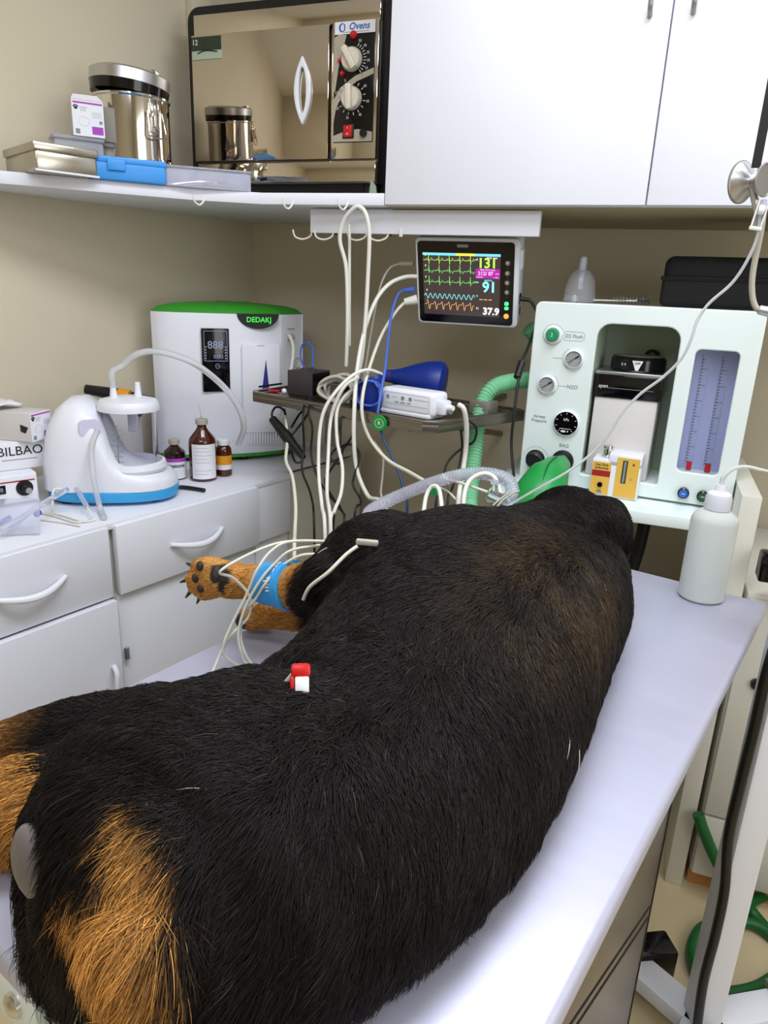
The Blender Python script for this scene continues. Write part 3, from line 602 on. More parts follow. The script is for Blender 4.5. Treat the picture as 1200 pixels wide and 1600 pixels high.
# handpieces
def rod(name, label, cat, pts, r, m, tip=None, tipm=None):
    t = thing(name, label, cat, pts[0]); o = Vector(pts[0])
    MB().tube([Vector(p) - o for p in pts], r, m, n=12, sub=4).build('barrel', t)
    if tip: MB().tube([Vector(p) - o for p in tip], r * 1.15, tipm, n=12, sub=3).build('tip', t)
    return t
rod('probe_pen', 'white probe with dark blue tip leaning against the suction machine', 'probe', [at(119, 762, z=0.925), at(128, 778, z=0.912), at(136, 792, z=0.900)], 0.0058, M['frost'], [at(114, 751, z=0.931), at(119, 762, z=0.925)], M['navy'])
cable('probe_cable', 'thin white cable trailing from the blue-tipped probe over the worktop', 'cable', [at(136, 792, z=0.900), at(142, 808, z=0.884), at(120, 816, z=0.8835), at(85, 806, z=0.8835), at(60, 800, z=0.8835)], 0.0022, M['cable'])
for k, pts in enumerate((((70, 800), (100, 806), (130, 815), (150, 812)), ((64, 812), (95, 816), (125, 822)))):
    cable('worktop_wire', ('thin white wire', 'thinner white wire')[k] + ' lying on worktop ' + ('behind the blue-tipped probe', 'nearest the worktop front edge by the control box')[k], 'wire', [at(x, y, z=0.883) for x, y in pts], 0.002, M['cable'])
rod('cautery_handle', 'flat white handle with blue end leaning across the control box front', 'handpiece', [at(0, 828, z=0.905), at(30, 812, z=0.915), at(62, 790, z=0.925), at(105, 765, z=0.935)], 0.006, M['frost'], [at(54, 804, z=0.912), at(62, 800, z=0.914)], M['bluecable'])
cable('hook_wire', 'white wire loop arching beside the control box', 'wire', [at(84, 800, z=0.8835), at(82, 785, z=0.905), at(84, 766, z=0.925), at(95, 764, z=0.925)], 0.003, M['cable'])
g = at(32, 835, z=0.884)
o = MB().box((-0.038, -0.002, 0), (0.038, 0.002, 0.075), M['frost'], 0.0015).build('clear_plate'); o.location = g; o.rotation_euler = (math.radians(-22), 0, math.radians(34))
tag(o, 'square clear plastic plate leaning in front of the control box', 'plate')
rod('blue_stick', 'short blue stick lying on worktop at the foot of control box', 'stick', [at(0, 818, z=0.887), at(10, 812, z=0.887), at(18, 808, z=0.887)], 0.004, M['bluecable'])
# ------------------------------------------------------------------ examination table
TAZ = math.degrees(math.atan2(TU.y, TU.x))
TROOT = Vector((0, 0, TZ))
t = thing('examination_table', 'long stainless steel examination table with two-panel top under the dog', 'examination table', (0, 0, 0), TAZ)
# local frame: x along u, y = -v
def panel(y0, y1): return MB().box((0.187, y0, TZ - 0.030), (1.40, y1, TZ), M['table'], 0.008, seg=3)
pl_ = panel(0.452, 0.762).build('top_panel', t); pr_ = panel(0.11, 0.428).build('top_panel', t)
for p_, y0, y1 in ((pl_, 0.456, 0.758), (pr_, 0.114, 0.424)): MB().box((0.190, y0, TZ - 0.085), (0.204, y1, TZ - 0.026), M['mint'], 0.003).build('end_apron', p_, 'pale enamelled end apron')
MB().lathe([(0.011, 0), (0.011, 0.004), (0.007, 0.007), (0, 0.008)], M['chrome'], (0.190, 0.486, TZ - 0.050), axis='x', n=16, mx=Matrix.Translation((0.38, 0, 0)) @ Matrix.Scale(-1, 4, (1, 0, 0))).build('screw', pl_)
MB().box((0.20, 0.427, TZ - 0.06), (1.38, 0.453, TZ - 0.026), M['gap']).build('centre_channel', t)
MB().box((0.25, 0.13, TZ - 0.085), (1.30, 0.72, TZ - 0.030), M['dullsteel'], 0.003).build('under_frame', t)
ped = MB().box((0.34, 0.135, 0.04), (0.93, 0.70, TZ - 0.08), M['dullsteel'], 0.004)
ped.build('pedestal', t)
mb = MB()
for dz in (0.0, 0.018): mb.tube([(0.42, 0.1345, 0.755 - dz), (0.91, 0.1345, 0.56 - dz * 1.2)], 0.0014, M['gap'], n=6, sub=1)
mb.box((0.918, 0.1335, 0.05), (0.921, 0.1355, TZ - 0.10), M['gap'])
mb.build('panel_seam', t)
MB().box((0.36, 0.16, 0), (0.91, 0.68, 0.04), M['gap']).build('plinth', t)

# ------------------------------------------------------------------ machine stand, low cabinet on the right
t = thing('machine_stand', 'cream steel stand carrying the anaesthesia machine behind the table', 'stand', (0, 0, 0))
MB().box((-0.33, 1.62, 0.924), (0.21, 2.15, 0.952), M['mint'], 0.003).build('top_shelf', t)
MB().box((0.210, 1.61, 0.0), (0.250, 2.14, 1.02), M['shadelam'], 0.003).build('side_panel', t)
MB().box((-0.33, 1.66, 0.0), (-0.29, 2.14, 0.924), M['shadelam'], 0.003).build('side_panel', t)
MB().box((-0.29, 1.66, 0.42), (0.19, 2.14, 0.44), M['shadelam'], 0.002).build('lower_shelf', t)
cable('stand_hose', 'thick black hose hanging under the machine stand shelf', 'hose', [(0.035, 1.85, 0.93), (0.03, 1.85, 0.8), (0.01, 1.86, 0.66), (-0.02, 1.88, 0.5)], 0.016, M['rubber'], n=12)
t = thing('low_cabinet', 'cream low cabinet with orange wooden kick board right of the machine stand', 'cabinet', (0.262, 1.605, 0))
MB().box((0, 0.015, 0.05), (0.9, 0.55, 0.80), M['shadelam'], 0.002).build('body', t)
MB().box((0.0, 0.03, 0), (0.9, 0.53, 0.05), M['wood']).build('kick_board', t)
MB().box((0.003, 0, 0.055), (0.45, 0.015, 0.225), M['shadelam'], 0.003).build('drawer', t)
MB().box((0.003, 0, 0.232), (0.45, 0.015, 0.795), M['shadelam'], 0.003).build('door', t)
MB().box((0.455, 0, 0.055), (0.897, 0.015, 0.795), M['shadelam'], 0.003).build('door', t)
MB().lathe([(0.012, 0), (0.012, 0.01), (0, 0.012)], M['black'], (0.05, 0.0, 0.60), axis='-y', n=14).build('lock', bpy.data.objects['low_cabinet'])

# ------------------------------------------------------------------ anaesthesia machine
MM = Matrix.Translation((-0.28, 1.75, 0.957)) @ Matrix.Rotation(math.radians(-4), 4, 'Z')
t = thing('anaesthesia_machine', 'mint white anaesthesia machine with gauges, vaporizer and flow tubes', 'anaesthesia machine', (-0.28, 1.75, 0.957), -4)
op = rrect(0.148, 0.034, 0.326, 0.389, 0.03); op[12:24] = rrect(0.148, 0.034, 0.326, 0.389, 0.006)[12:24]
wn = rrect(0.361, 0.073, 0.449, 0.346, 0.012)
MB().plate(rrect(0, 0, 0.4865, 0.431, 0.016), [op, wn], 0.016, M['mint'], mx=XZ @ Matrix.Translation((0, 0, -0.008)), bevel=0.003).build('front_panel', t)
mb = MB().box((0.001, 0.012, 0.0), (0.146, 0.30, 0.430), M['mint'], 0.006).box((0.328, 0.10, 0.0), (0.4855, 0.30, 0.430), M['mint'], 0.006)
mb.box((0.451, 0.012, 0.0), (0.4855, 0.11, 0.430), M['mint'], 0.004).box((0.328, 0.012, 0.0), (0.359, 0.11, 0.430), M['mint'], 0.004).box((0.35, 0.012, 0.0), (0.46, 0.11, 0.070), M['mint'], 0.003).box((0.35, 0.012, 0.350), (0.46, 0.11, 0.43), M['mint'], 0.003)
mb.box((0.14, 0.012, 0.391), (0.34, 0.30, 0.430), M['mint'], 0.004).box((0.14, 0.012, 0.0), (0.34, 0.30, 0.030), M['mint'], 0.003)
mb.build('housing', t)
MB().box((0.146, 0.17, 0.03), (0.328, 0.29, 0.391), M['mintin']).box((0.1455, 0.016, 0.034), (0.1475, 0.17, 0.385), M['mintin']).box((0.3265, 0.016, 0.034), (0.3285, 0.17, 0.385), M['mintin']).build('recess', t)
def ring(mb, x, z, r0, r1, m, y=-0.0003, a0=0, a1=360, n=40):
    vs, fs = [], []
    for k in range(n + 1):
        a = math.radians(a0 + (a1 - a0) * k / n); c, s = math.cos(a), math.sin(a)
        vs += [(x + r0 * c, y, z + r0 * s), (x + r1 * c, y, z + r1 * s)]
    for k in range(n): fs.append((2 * k, 2 * k + 2, 2 * k + 3, 2 * k + 1))
    return mb.add(vs, fs, m)
mb = ring(MB(), 0.0476, 0.357, 0.0235, 0.0243, M['greyink'], a0=22, a1=338)
mb.plate(rrect(0.070, 0.346, 0.121, 0.367, 0.0095), [rrect(0.0707, 0.3467, 0.1203, 0.3663, 0.009)], 0.0003, M['greyink'], mx=XZ @ Matrix.Translation((0, 0, 0.0003)))
mb.text('O2 Flush', 0.0115, M['greyink'], front(0.096, -0.0004, 0.3565)).build('flush_print', t)
mb = ring(MB(), 0.1023, 0.3048, 0.0262, 0.0270, M['greyink'], a0=120, a1=240); mb.box((0.052, -0.0005, 0.3045), (0.0755, -0.0002, 0.3053), M['greyink']).build('gauge_print', t)
mb = ring(MB(), 0.0463, 0.2406, 0.0262, 0.0270, M['greyink'], a0=-60, a1=60)
mb.box((0.073, -0.0005, 0.2402), (0.092, -0.0002, 0.2410), M['greyink']).text('N2O', 0.0125, M['greyink'], front(0.106, -0.0004, 0.2402)).build('gauge_print', t)
MB().text('Airway\nPressure', 0.0105, M['greyink'], front(0.036, -0.0004, 0.158)).build('pressure_print', t)
MB().text('BAG', 0.012, M['greyink'], front(0.103, -0.0004, 0.099)).build('bag_print', t)
ring(MB(), 0.037, 0.057, 0.0305, 0.0312, M['greyink'], a0=10, a1=170).build('knob_print', t)
b = MB().lathe([(0.020, 0), (0.020, 0.005), (0.0165, 0.006), (0.0165, 0.004), (0, 0.004)], M['mint'], (0.0476, 0, 0.357), axis='-y').build('button_collar', t)
MB().lathe([(0.0145, 0.003), (0.0145, 0.013), (0.012, 0.016), (0, 0.016)], mat('flush_green', (30, 140, 92), 0.3, var=0.05), (0.0476, 0, 0.357), axis='-y').text('2', 0.012, M['whiteink'], front(0.0476, -0.0164, 0.357)).build('flush_button', b)
for cx, cz in ((0.1023, 0.3048), (0.0463, 0.2406)):
    g_ = MB().lathe([(0.0215, 0), (0.0215, 0.007), (0.019, 0.009), (0.019, 0.005), (0, 0.005)], M['plastic'], (cx, 0, cz), axis='-y').build('gauge', t)
    f_ = MB().lathe([(0.0188, 0.0055), (0, 0.0055)], M['gauge'], (cx, 0, cz), axis='-y'); f_.box((-0.014, -0.0063, -0.0007), (0.014, -0.0058, 0.0007), M['ink'], mx=Matrix.Translation((cx, 0, cz)) @ Matrix.Rotation(math.radians(-35), 4, 'Y'))
    f_.box((0.004, -0.0063, -0.0018), (0.014, -0.0058, 0.0018), M['ink'], mx=Matrix.Translation((cx, 0, cz)) @ Matrix.Rotation(math.radians(-35), 4, 'Y'))
    for k in range(12):
        a = math.radians(-50 + 280 * k / 11); f_.cyl((cx + 0.0145 * math.cos(a), -0.0058, cz + 0.0145 * math.sin(a)), (cx + 0.0175 * math.cos(a), -0.0058, cz + 0.0175 * math.sin(a)), 0.0004, M['ink'], n=5)
    f_.build('gauge_dial', g_)
g_ = MB().lathe([(0.031, 0), (0.031, 0.006), (0.0285, 0.009), (0.0285, 0.005), (0, 0.005)], M['plastic'], (0.1021, 0, 0.1541), axis='-y').build('pressure_gauge', t)
f_ = MB().lathe([(0.0283, 0.0062), (0, 0.0062)], M['gloss'], (0.1021, 0, 0.1541), axis='-y')
for k in range(9):
    a = math.radians(-50 + 280 * k / 8); f_.cyl((0.1021 + 0.0215 * math.cos(a), -0.0064, 0.1541 + 0.0215 * math.sin(a)), (0.1021 + 0.0255 * math.cos(a), -0.0064, 0.1541 + 0.0255 * math.sin(a)), 0.0006, M['whiteink'], n=5)
f_.text('kPa', 0.009, M['whiteink'], front(0.1021, -0.0066, 0.163)).box((0.088, -0.0067, 0.1405), (0.116, -0.0063, 0.1415), M['whiteink']).box((0.092, -0.0067, 0.1325), (0.103, -0.0063, 0.137), M['whiteink']).lathe([(0.0018, 0), (0, 0.0003)], M['whiteink'], (0.108, -0.0064, 0.135), axis='-y', n=10).build('gauge_dial', g_)
MB().lathe([(0.0235, 0), (0.0235, 0.003), (0.020, 0.004), (0.019, 0.022), (0.016, 0.025), (0, 0.025)], M['black'], (0.037, 0, 0.057), axis='-y').build('pressure_knob', t)
MB().lathe([(0.0265, 0), (0.0265, 0.006), (0.020, 0.008), (0.018, 0.03), (0.015, 0.03), (0.015, 0.002), (0, 0.002)], M['black'], (0.104, 0, 0.0615), axis='-y').build('bag_port', t)
for cx, cz, m_ in ((0.385, 0.0255, M['inkblue']), (0.426, 0.0245, mat('valve_green', (30, 84, 48), 0.35, var=0.05))):
    k = MB().lathe([(0.0125, 0), (0.0125, 0.012), (0.010, 0.014), (0, 0.014)], M['gloss'], (cx, 0, cz), axis='-y').build('flow_valve', t)
    MB().lathe([(0.0095, 0.014), (0.0085, 0.016), (0, 0.016)], m_, (cx, 0, cz), axis='-y').box((cx - 0.004, -0.0166, cz - 0.0006), (cx + 0.004, -0.016, cz + 0.0006), M['whiteink']).build('valve_cap', k)
fl = MB().box((0.359, 0.055, 0.070), (0.451, 0.06, 0.350), M['tubeglass']).build('flowmeter', t)
MB().box((0.36, 0.004, 0.072), (0.450, 0.006, 0.347), M['clear']).build('flowmeter_window', fl)
for cx in (0.386, 0.426):
    MB().cyl((cx, 0.035, 0.072), (cx, 0.035, 0.345), 0.0062, M['clear'], 0.0072, n=14).build('flow_tube', fl)
    mb = MB().box((cx - 0.0095, 0.028, 0.085), (cx - 0.0088, 0.0285, 0.335), M['ink'])
    for k in range(34): mb.box((cx - 0.0088, 0.028, 0.092 + 0.007 * k), (cx - (0.0015 if k % 5 == 0 else 0.0045), 0.0285, 0.0934 + 0.007 * k), M['ink'])
    for k in range(7): mb.text(str(k + 1), 0.0065, M['ink'], front(cx + 0.0022, 0.0278, 0.0925 + 0.035 * k))
    mb.build('flow_scale', fl)
    MB().lathe([(0.0058, 0), (0.0062, 0.018), (0, 0.018)], M['red'], (cx, 0.033, 0.0735), n=14).build('float_stop', fl)
# vaporizer
v_ = MB().box((0.155, 0.030, 0.030), (0.298, 0.165, 0.222), M['greypaper'], 0.004).build('vaporizer', t)
MB().box((0.151, 0.026, 0.220), (0.302, 0.168, 0.275), M['gloss'], 0.004).box((0.150, 0.024, 0.274), (0.304, 0.169, 0.282), M['steel'], 0.002).text('ayan', 0.012, M['whiteink'], front(0.172, 0.0256, 0.247), shear=0.2).box((0.182, 0.0255, 0.243), (0.285, 0.026, 0.244), M['greyink']).build('vaporizer_head', v_)
dl = MB().lathe([(0.060, 0.282), (0.063, 0.286), (0.063, 0.310), (0.058, 0.316), (0.05, 0.317), (0, 0.317)], M['gloss'], (0.237, 0.097, 0), n=44)
dl.lathe([(0.056, 0.3165), (0.045, 0.3175), (0, 0.318)], M['greybox'], (0.237, 0.097, 0), n=40)
dl.prism([(-0.011, 0.012), (0.013, 0.012), (0.004, -0.010), (-0.002, -0.010)], 0, 0.0006, M['whiteink'], mx=Matrix.Translation((0.240, 0.0335, 0.297)) @ XZ).text('OFF', 0.0075, M['ink'], front(0.241, 0.0325, 0.303)).text('5 4 3', 0.008, M['whiteink'], front(0.213, 0.0385, 0.299)).build('vaporizer_dial', v_)
MB().ball((0.262, 0.145, 0.318), (0.018, 0.016, 0.012), M['black']).build('dial_release', v_)
fb = MB().box((0.178, -0.030, -0.004), (0.288, 0.034, 0.084), M['plastic'], 0.003).box((0.214, -0.030, 0.07), (0.288, 0.034, 0.100), M['plastic'], 0.003).build('filler_block', v_)
MB().box((0.180, -0.0312, 0.0), (0.222, -0.0298, 0.078), M['ochre']).box((0.180, -0.0315, 0.044), (0.222, -0.0311, 0.058), M['redtape']).text('Use Only\nIsoflurane', 0.0078, M['ink'], front(0.201, -0.0316, 0.068)).box((0.234, -0.0312, 0.0), (0.284, -0.0298, 0.094), M['ochre']).box((0.247, -0.0322, 0.034), (0.258, -0.0308, 0.088), M['gap'], 0.001).box((0.250, -0.0325, 0.036), (0.255, -0.0318, 0.086), M['greyink']).prism([(0.268, 0.078), (0.274, 0.078), (0.271, 0.084)], 0, 0.0004, M['ink'], mx=XZ @ Matrix.Translation((0, 0, 0.0312))).text('21', 0.007, M['greyink'], front(0.270, -0.0316, 0.045)).build('filler_label', fb)
MB().lathe([(0.006, 0), (0.006, 0.004), (0.003, 0.004), (0.003, 0.001), (0, 0.001)], M['gloss'], (0.202, -0.031, 0.024), axis='-y', n=16).lathe([(0.006, 0), (0.005, 0.006), (0, 0.007)], M['steel'], (0.202, -0.031, 0.006), axis='-y', n=16).build('drain_screw', fb)
MB().lathe([(0.0135, 0.08), (0.0135, 0.088), (0.010, 0.090), (0.010, 0.104), (0.012, 0.106), (0.011, 0.112), (0, 0.114)], M['chrome'], (0.206, 0.004, 0), n=24).build('filler_cap', fb)
MB().lathe([(0.022, -0.005), (0.022, 0.0)], mat('beige_foot', (190, 168, 140), 0.6, var=0.05), (0.395, 0.05, 0), n=20).build('foot', t)
for x, y in ((0.04, 0.05), (0.04, 0.26), (0.44, 0.26)): MB().lathe([(0.02, -0.005), (0.02, 0.0)], M['black'], (x, y, 0), n=16).build('foot', t)
MB().box((-0.012, -0.07, -0.004), (0.12, 0.0, 0.014), M['mint'], 0.004).build('front_ledge', t)
# green breathing bag
ps = [Vector(p) for p in ((0.104, -0.030, 0.0615), (0.102, -0.060, 0.058), (0.098, -0.095, 0.052), (0.095, -0.135, 0.040), (0.092, -0.175, 0.005), (0.090, -0.195, -0.06), (0.089, -0.197, -0.13))]
def bagr(tt, i): return 0.020 + 0.030 * sum(1 for _ in [0]) * max(0, min(1, tt / 0.62)) ** 1.2 - (0.025 * max(0, tt - 0.85) / 0.15)
bg = MB().tube([MM @ p for p in ps], 0.03, M['greenbag'], n=28, radii=bagr)
for ii in range(len(bg.v)):
    p = MM.inverted() @ Vector(bg.v[ii]); c = 0.097
    p.x = c + (p.x - c) * 1.18; p += Vector((0, 0.0015, 0.0015)) * math.sin(p.x * 240)
    if p.y > -0.135: p.z = max(p.z, 0.004)
    bg.v[ii] = tuple(MM @ p)
o = tag(bg.build('breathing_bag', sharp=80), 'green rubber breathing bag hanging from the black port of the anaesthesia machine', 'breathing bag')
MB().tube([MM @ Vector(p) for p in ((0.102, -0.066, 0.084), (0.100, -0.105, 0.087), (0.099, -0.155, 0.080), (0.100, -0.205, 0.045), (0.100, -0.235, -0.01))], 0.0016, M['hose'], n=6).build('moulded_seam', o)

# on top of the machine
def mt(x, y, z=0.4315): return MM @ Vector((x, y, z))
p = mt(0.080, 0.10)
t = thing('clear_mask', 'clear conical face mask standing upright on the anaesthesia machine', 'face mask', p)
MB().lathe([(0.040, 0.0), (0.0385, 0.002), (0.036, 0.03), (0.030, 0.056), (0.020, 0.070), (0.0125, 0.074), (0.0115, 0.074), (0.019, 0.068), (0.0288, 0.054), (0.0348, 0.029), (0.0375, 0.002)], M['maskclear'], n=40).build('cone', t)
MB().lathe([(0.0125, 0.072), (0.0095, 0.076), (0.0088, 0.101), (0.0068, 0.101), (0.0068, 0.03), (0.0058, 0.03), (0.0058, 0.104), (0.0085, 0.104)], M['frost'], n=24).build('neck', t)
tag(MB().lathe([(0.005, 0), (0.006, 0.006), (0.004, 0.014), (0, 0.016)], M['plastic'], n=16).build('syringe_stopper'), 'tiny white cap lying inside the clear mask', 'cap').location = mt(0.070, 0.09)
t = thing('forceps', 'dark metal forceps lying on the machine beside the clear mask', 'forceps', mt(0.12, 0.06, 0.435))
for s_ in (-1, 1): MB().tube([(0.0, 0.0, 0.003), (0.05, 0.008 + 0.004 * s_, 0.004), (0.11, 0.02 - 0.010 * s_, 0.006)], 0.0022, M['greybox'], n=8).tube([(0.110 + 0.011 * math.cos(a), 0.020 - 0.012 * s_ + 0.008 * math.sin(a), 0.006) for a in [2 * PI * k / 10 for k in range(11)]], 0.002, M['black'], n=7, sub=2).build('blade', t)
pts = [mt(0.15 + 0.0011 * k, 0.16 + 0.008 * math.cos(k * 0.9), 0.4415 + 0.008 * math.sin(k * 0.9)) for k in range(80)]
tag(MB().tube(pts, 0.0018, M['greybox'], n=6, sub=2).build('coiled_wire'), 'dark coiled spring wire lying on the machine beside the black case', 'wire')
cx0 = Vector((-0.012, 1.83, 1.389))
t = thing('black_case', 'black zippered fabric case on top of the anaesthesia machine', 'case', cx0, -3)
MB().box((0, 0, 0.0), (0.33, 0.19, 0.068), M['nylon'], 0.012, seg=4).build('base', t)
MB().box((0.001, 0.001, 0.050), (0.329, 0.189, 0.110), M['nylon'], 0.020, seg=5).build('lid', t)
mb = MB().box((-0.003, -0.003, 0.056), (0.333, 0.193, 0.066), M['nylon'], 0.003); mb.box((-0.0038, -0.0038, 0.0603), (0.3338, 0.1938, 0.0616), M['gloss']).build('zip', t)

# ------------------------------------------------------------------ patient monitor
t = thing('patient_monitor', 'white patient monitor with lit screen of traces on the back wall', 'monitor', (-0.600, 1.852, 1.3185), 0, rx=17)
MB().prism(rrect(0, 0, 0.262, 0.216, 0.012), -0.055, 0.0, M['plastic'], mx=XZ, r=0.003).build('housing', t)
MB().prism(rrect(0.006, 0.006, 0.25, 0.208, 0.009), 0.0, 0.0016, M['gloss'], mx=XZ).build('bezel', t)
sc = MB().prism(rrect(0.019, 0.026, 0.2165, 0.181, 0.001), 0.0016, 0.0020, M['screen'], mx=XZ).build('screen', t)
def poly(mb, pts, w, m, y=-0.0024):
    vs, fs = [], []
    for i, (x, z) in enumerate(pts):
        a = pts[max(i - 1, 0)]; b = pts[min(i + 1, len(pts) - 1)]; d = Vector((b[0] - a[0], b[1] - a[1])); d = d.normalized() if d.length else Vector((1, 0))
        vs += [(x - d.y * w, y, z + d.x * w), (x + d.y * w, y, z - d.x * w)]
    for i in range(len(pts) - 1): fs.append((2 * i, 2 * i + 1, 2 * i + 3, 2 * i + 2))
    return mb.add(vs, fs, m)
def ecg(z, up, dn, tw):
    P = [(0.021, z)]
    for k in range(5):
        x = 0.022 + 0.0268 * k
        P += [(x + 0.006, z), (x + 0.0075, z + 0.004), (x + 0.009, z), (x + 0.0115, z), (x + 0.0124, z + up), (x + 0.0133, z - dn), (x + 0.0142, z), (x + 0.018, z - 0.001), (x + 0.0205, z + tw), (x + 0.023, z)]
    return P + [(0.153, z)]
mb = MB()
poly(mb, ecg(0.163, 0.013, 0.010, 0.006), 0.00055, G['g']); poly(mb, ecg(0.137, 0.014, 0.006, -0.006), 0.00055, G['g2']); poly(mb, ecg(0.109, 0.015, 0.008, 0.005), 0.00055, G['g2'])
poly(mb, [(0.021 + 0.132 * k / 120, 0.0735 + 0.0062 * math.sin(k / 120 * 2 * PI * 10.5)) for k in range(121)], 0.00055, G['c'])
P = [(0.021, 0.052)]
for k in range(7):
    x = 0.024 + 0.0186 * k; P += [(x, 0.052), (x + 0.003, 0.055), (x + 0.006, 0.060), (x + 0.0085, 0.040), (x + 0.010, 0.039), (x + 0.0125, 0.051), (x + 0.0155, 0.0535)]
poly(mb, P, 0.00055, G['y'])
for x, z, m_ in ((0.022, 0.175, G['w']), (0.022, 0.149, G['w']), (0.022, 0.121, G['w']), (0.024, 0.088, G['w']), (0.024, 0.062, G['y'])): mb.text('II', 0.006, m_, front(x + 0.004, -0.0024, z))
mb.build('traces', sc)
mb = MB().box((0.0192, -0.0026, 0.1745), (0.106, -0.002, 0.1805), G['b']).box((0.106, -0.0026, 0.1745), (0.152, -0.002, 0.1805), G['ye']).box((0.152, -0.0026, 0.1745), (0.2163, -0.002, 0.1805), G['b']).build('status_bar', sc)
MB().text('131', 0.033, G['g'], front(0.184, -0.0026, 0.1575), bold=0.0007).text('ECG  bpm', 0.006, G['w'], front(0.196, -0.0026, 0.171)).text('x1', 0.007, G['w'], front(0.158, -0.0026, 0.167)).build('heart_readout', sc)
MB().text('91', 0.036, G['c'], front(0.190, -0.0026, 0.0995), bold=0.0008).text('SpO2 %', 0.006, G['c'], front(0.187, -0.0026, 0.117)).text('Pleth', 0.005, G['c'], front(0.158, -0.0026, 0.112)).build('oxygen_readout', sc)
MB().text('37.9', 0.0245, G['w'], front(0.195, -0.0026, 0.0395), bold=0.0007).text('T1', 0.007, G['w'], front(0.160, -0.0026, 0.046)).build('temperature_readout', sc)
mb = MB().text('%', 0.006, G['c'], front(0.159, -0.0026, 0.078))
for k in range(3): mb.box((0.165 + 0.0115 * k, -0.0026, 0.0685), (0.1735 + 0.0115 * k, -0.0022, 0.0702), G['y'])
mb.build('breath_readout', sc)
mb = MB().box((0.155, -0.0024, 0.122), (0.2155, -0.0021, 0.145), G['m']).text('212/ 87', 0.0125, G['p'], front(0.180, -0.0027, 0.1335), bold=0.0003).text('NIBP AUTO 5min', 0.0052, G['p'], front(0.185, -0.0027, 0.1425)).text('( 128 )', 0.005, G['p'], front(0.206, -0.0027, 0.1245)).text('SYS/DIA', 0.005, G['p'], front(0.165, -0.0027, 0.1245)).text('mm', 0.006, G['p'], front(0.209, -0.0027, 0.134)).build('pressure_readout', sc)
MB().prism(rrect(0.108, 0.1945, 0.136, 0.2015, 0.002), 0.0016, 0.0022, M['greyink'], mx=XZ).build('alarm_lamp', t)
for cz in (0.160, 0.136, 0.113, 0.090):
    MB().lathe([(0.006, 0.0016), (0.006, 0.003), (0, 0.003)], M['greybox'], (0.234, 0, cz), axis='-y', n=18).ball((0.2335, -0.0031, cz + 0.0005), (0.0018, 0.0003, 0.0026), M['whiteink'], 8).box((0.2325, -0.0022, cz - 0.0125), (0.2355, -0.0016, cz - 0.0117), M['greyink']).build('key', t)
MB().prism(rrect(0.229, 0.046, 0.239, 0.054, 0.003), 0.0016, 0.003, G['lg'], mx=XZ).prism(rrect(0.229, 0.057, 0.239, 0.066, 0.003), 0.0016, 0.003, G['lg'], mx=XZ).build('status_light', t)
MB().lathe([(0.0065, 0.0016), (0.0065, 0.003), (0, 0.003)], G['lo'], (0.234, 0, 0.030), axis='-y', n=18).build('power_light', t)
MB().box((0.2610, 0.012, 0.142), (0.2665, 0.040, 0.188), M['plastic'], 0.003).build('side_latch', t)
mb = MB().box((0.2618, 0.018, 0.028), (0.2632, 0.032, 0.048), M['gloss']).box((0.2618, 0.016, 0.055), (0.2635, 0.022, 0.063), M['gloss']).box((0.2618, 0.014, 0.07), (0.2655, 0.026, 0.082), M['gloss']).build('socket', t)
MB().box((0.10, 0.055, 0.06), (0.16, 0.12, 0.15), M['plastic'], 0.004).build('bracket', t)
t = thing('monitor_mount', 'white wall arm holding the patient monitor', 'wall arm', (-0.465, 2.25, 1.41))
MB().box((-0.05, -0.012, -0.06), (0.05, 0.0, 0.06), M['plastic'], 0.003).build('wall_plate', t)
MB().cyl((0, -0.01, 0.0), (0, -0.34, 0.0), 0.016, M['plastic']).build('arm', t)
# ------------------------------------------------------------------ steel tray on wall brackets and what lies on it
TR_ = Matrix.Translation((-1.018, 1.68, 1.12)) @ Matrix.Rotation(math.radians(-17), 4, 'Z')
t = thing('instrument_tray', 'steel instrument tray shelf cluttered with cables below the monitor', 'tray', (-1.018, 1.68, 1.12), -17)
tro = [(0.0, 0.02), (0.02, 0.0), (0.575, 0.0), (0.605, 0.022), (0.660, 0.33), (0.64, 0.345), (-0.015, 0.345), (-0.03, 0.33)]
tri = [(0.014, 0.026), (0.026, 0.014), (0.570, 0.014), (0.592, 0.030), (0.642, 0.322), (0.632, 0.331), (-0.008, 0.331), (-0.014, 0.325)]
mb = MB().prism(tro, -0.024, -0.006, M['dullsteel'], r=0.002); mb.plate(tro, [tri], 0.010, M['dullsteel'], mx=Matrix.Translation((0, 0, -0.002)), bevel=0.0015).build('tray_top', t)
MB().plate([(x * 0.97 + 0.008, y * 0.95 + 0.009) for x, y in tri], [[(x * 0.955 + 0.012, y * 0.92 + 0.014) for x, y in tri]], 0.004, M['steel'], mx=Matrix.Translation((0, 0, -0.003))).build('tray_lip', t)
ir = TR_.inverted()
for x in (0.13, 0.50):
    a = Vector((x, 0.30, -0.03)); w = ir @ Vector(((TR_ @ a).x + 0.02, 2.245, 1.09)); w2 = ir @ Vector(((TR_ @ a).x + 0.02, 2.245, 0.97))
    mb = MB().tube([Vector((x, 0.06, -0.030)), a, w], 0.011, M['dullsteel'], sub=1).tube([Vector((x, 0.16, -0.034)), w2], 0.009, M['dullsteel'], sub=1); mb.build('bracket', t)
MB().box((0.10, 0.20, -0.16), (0.16, 0.208, -0.024), M['dullsteel'], 0.002).build('hanger_plate', t)
ZT = 1.1145
def tr(x, y, z=0.0): return TR_ @ Vector((x, y, z - 0.0055))
def trp(px, py): p = at(px, py, z=ZT); return Vector((p.x, p.y, ZT))
p = trp(449, 616)
t = thing('black_power_box', 'dark grey square power supply box at the left end of the tray', 'power supply', p, -10)
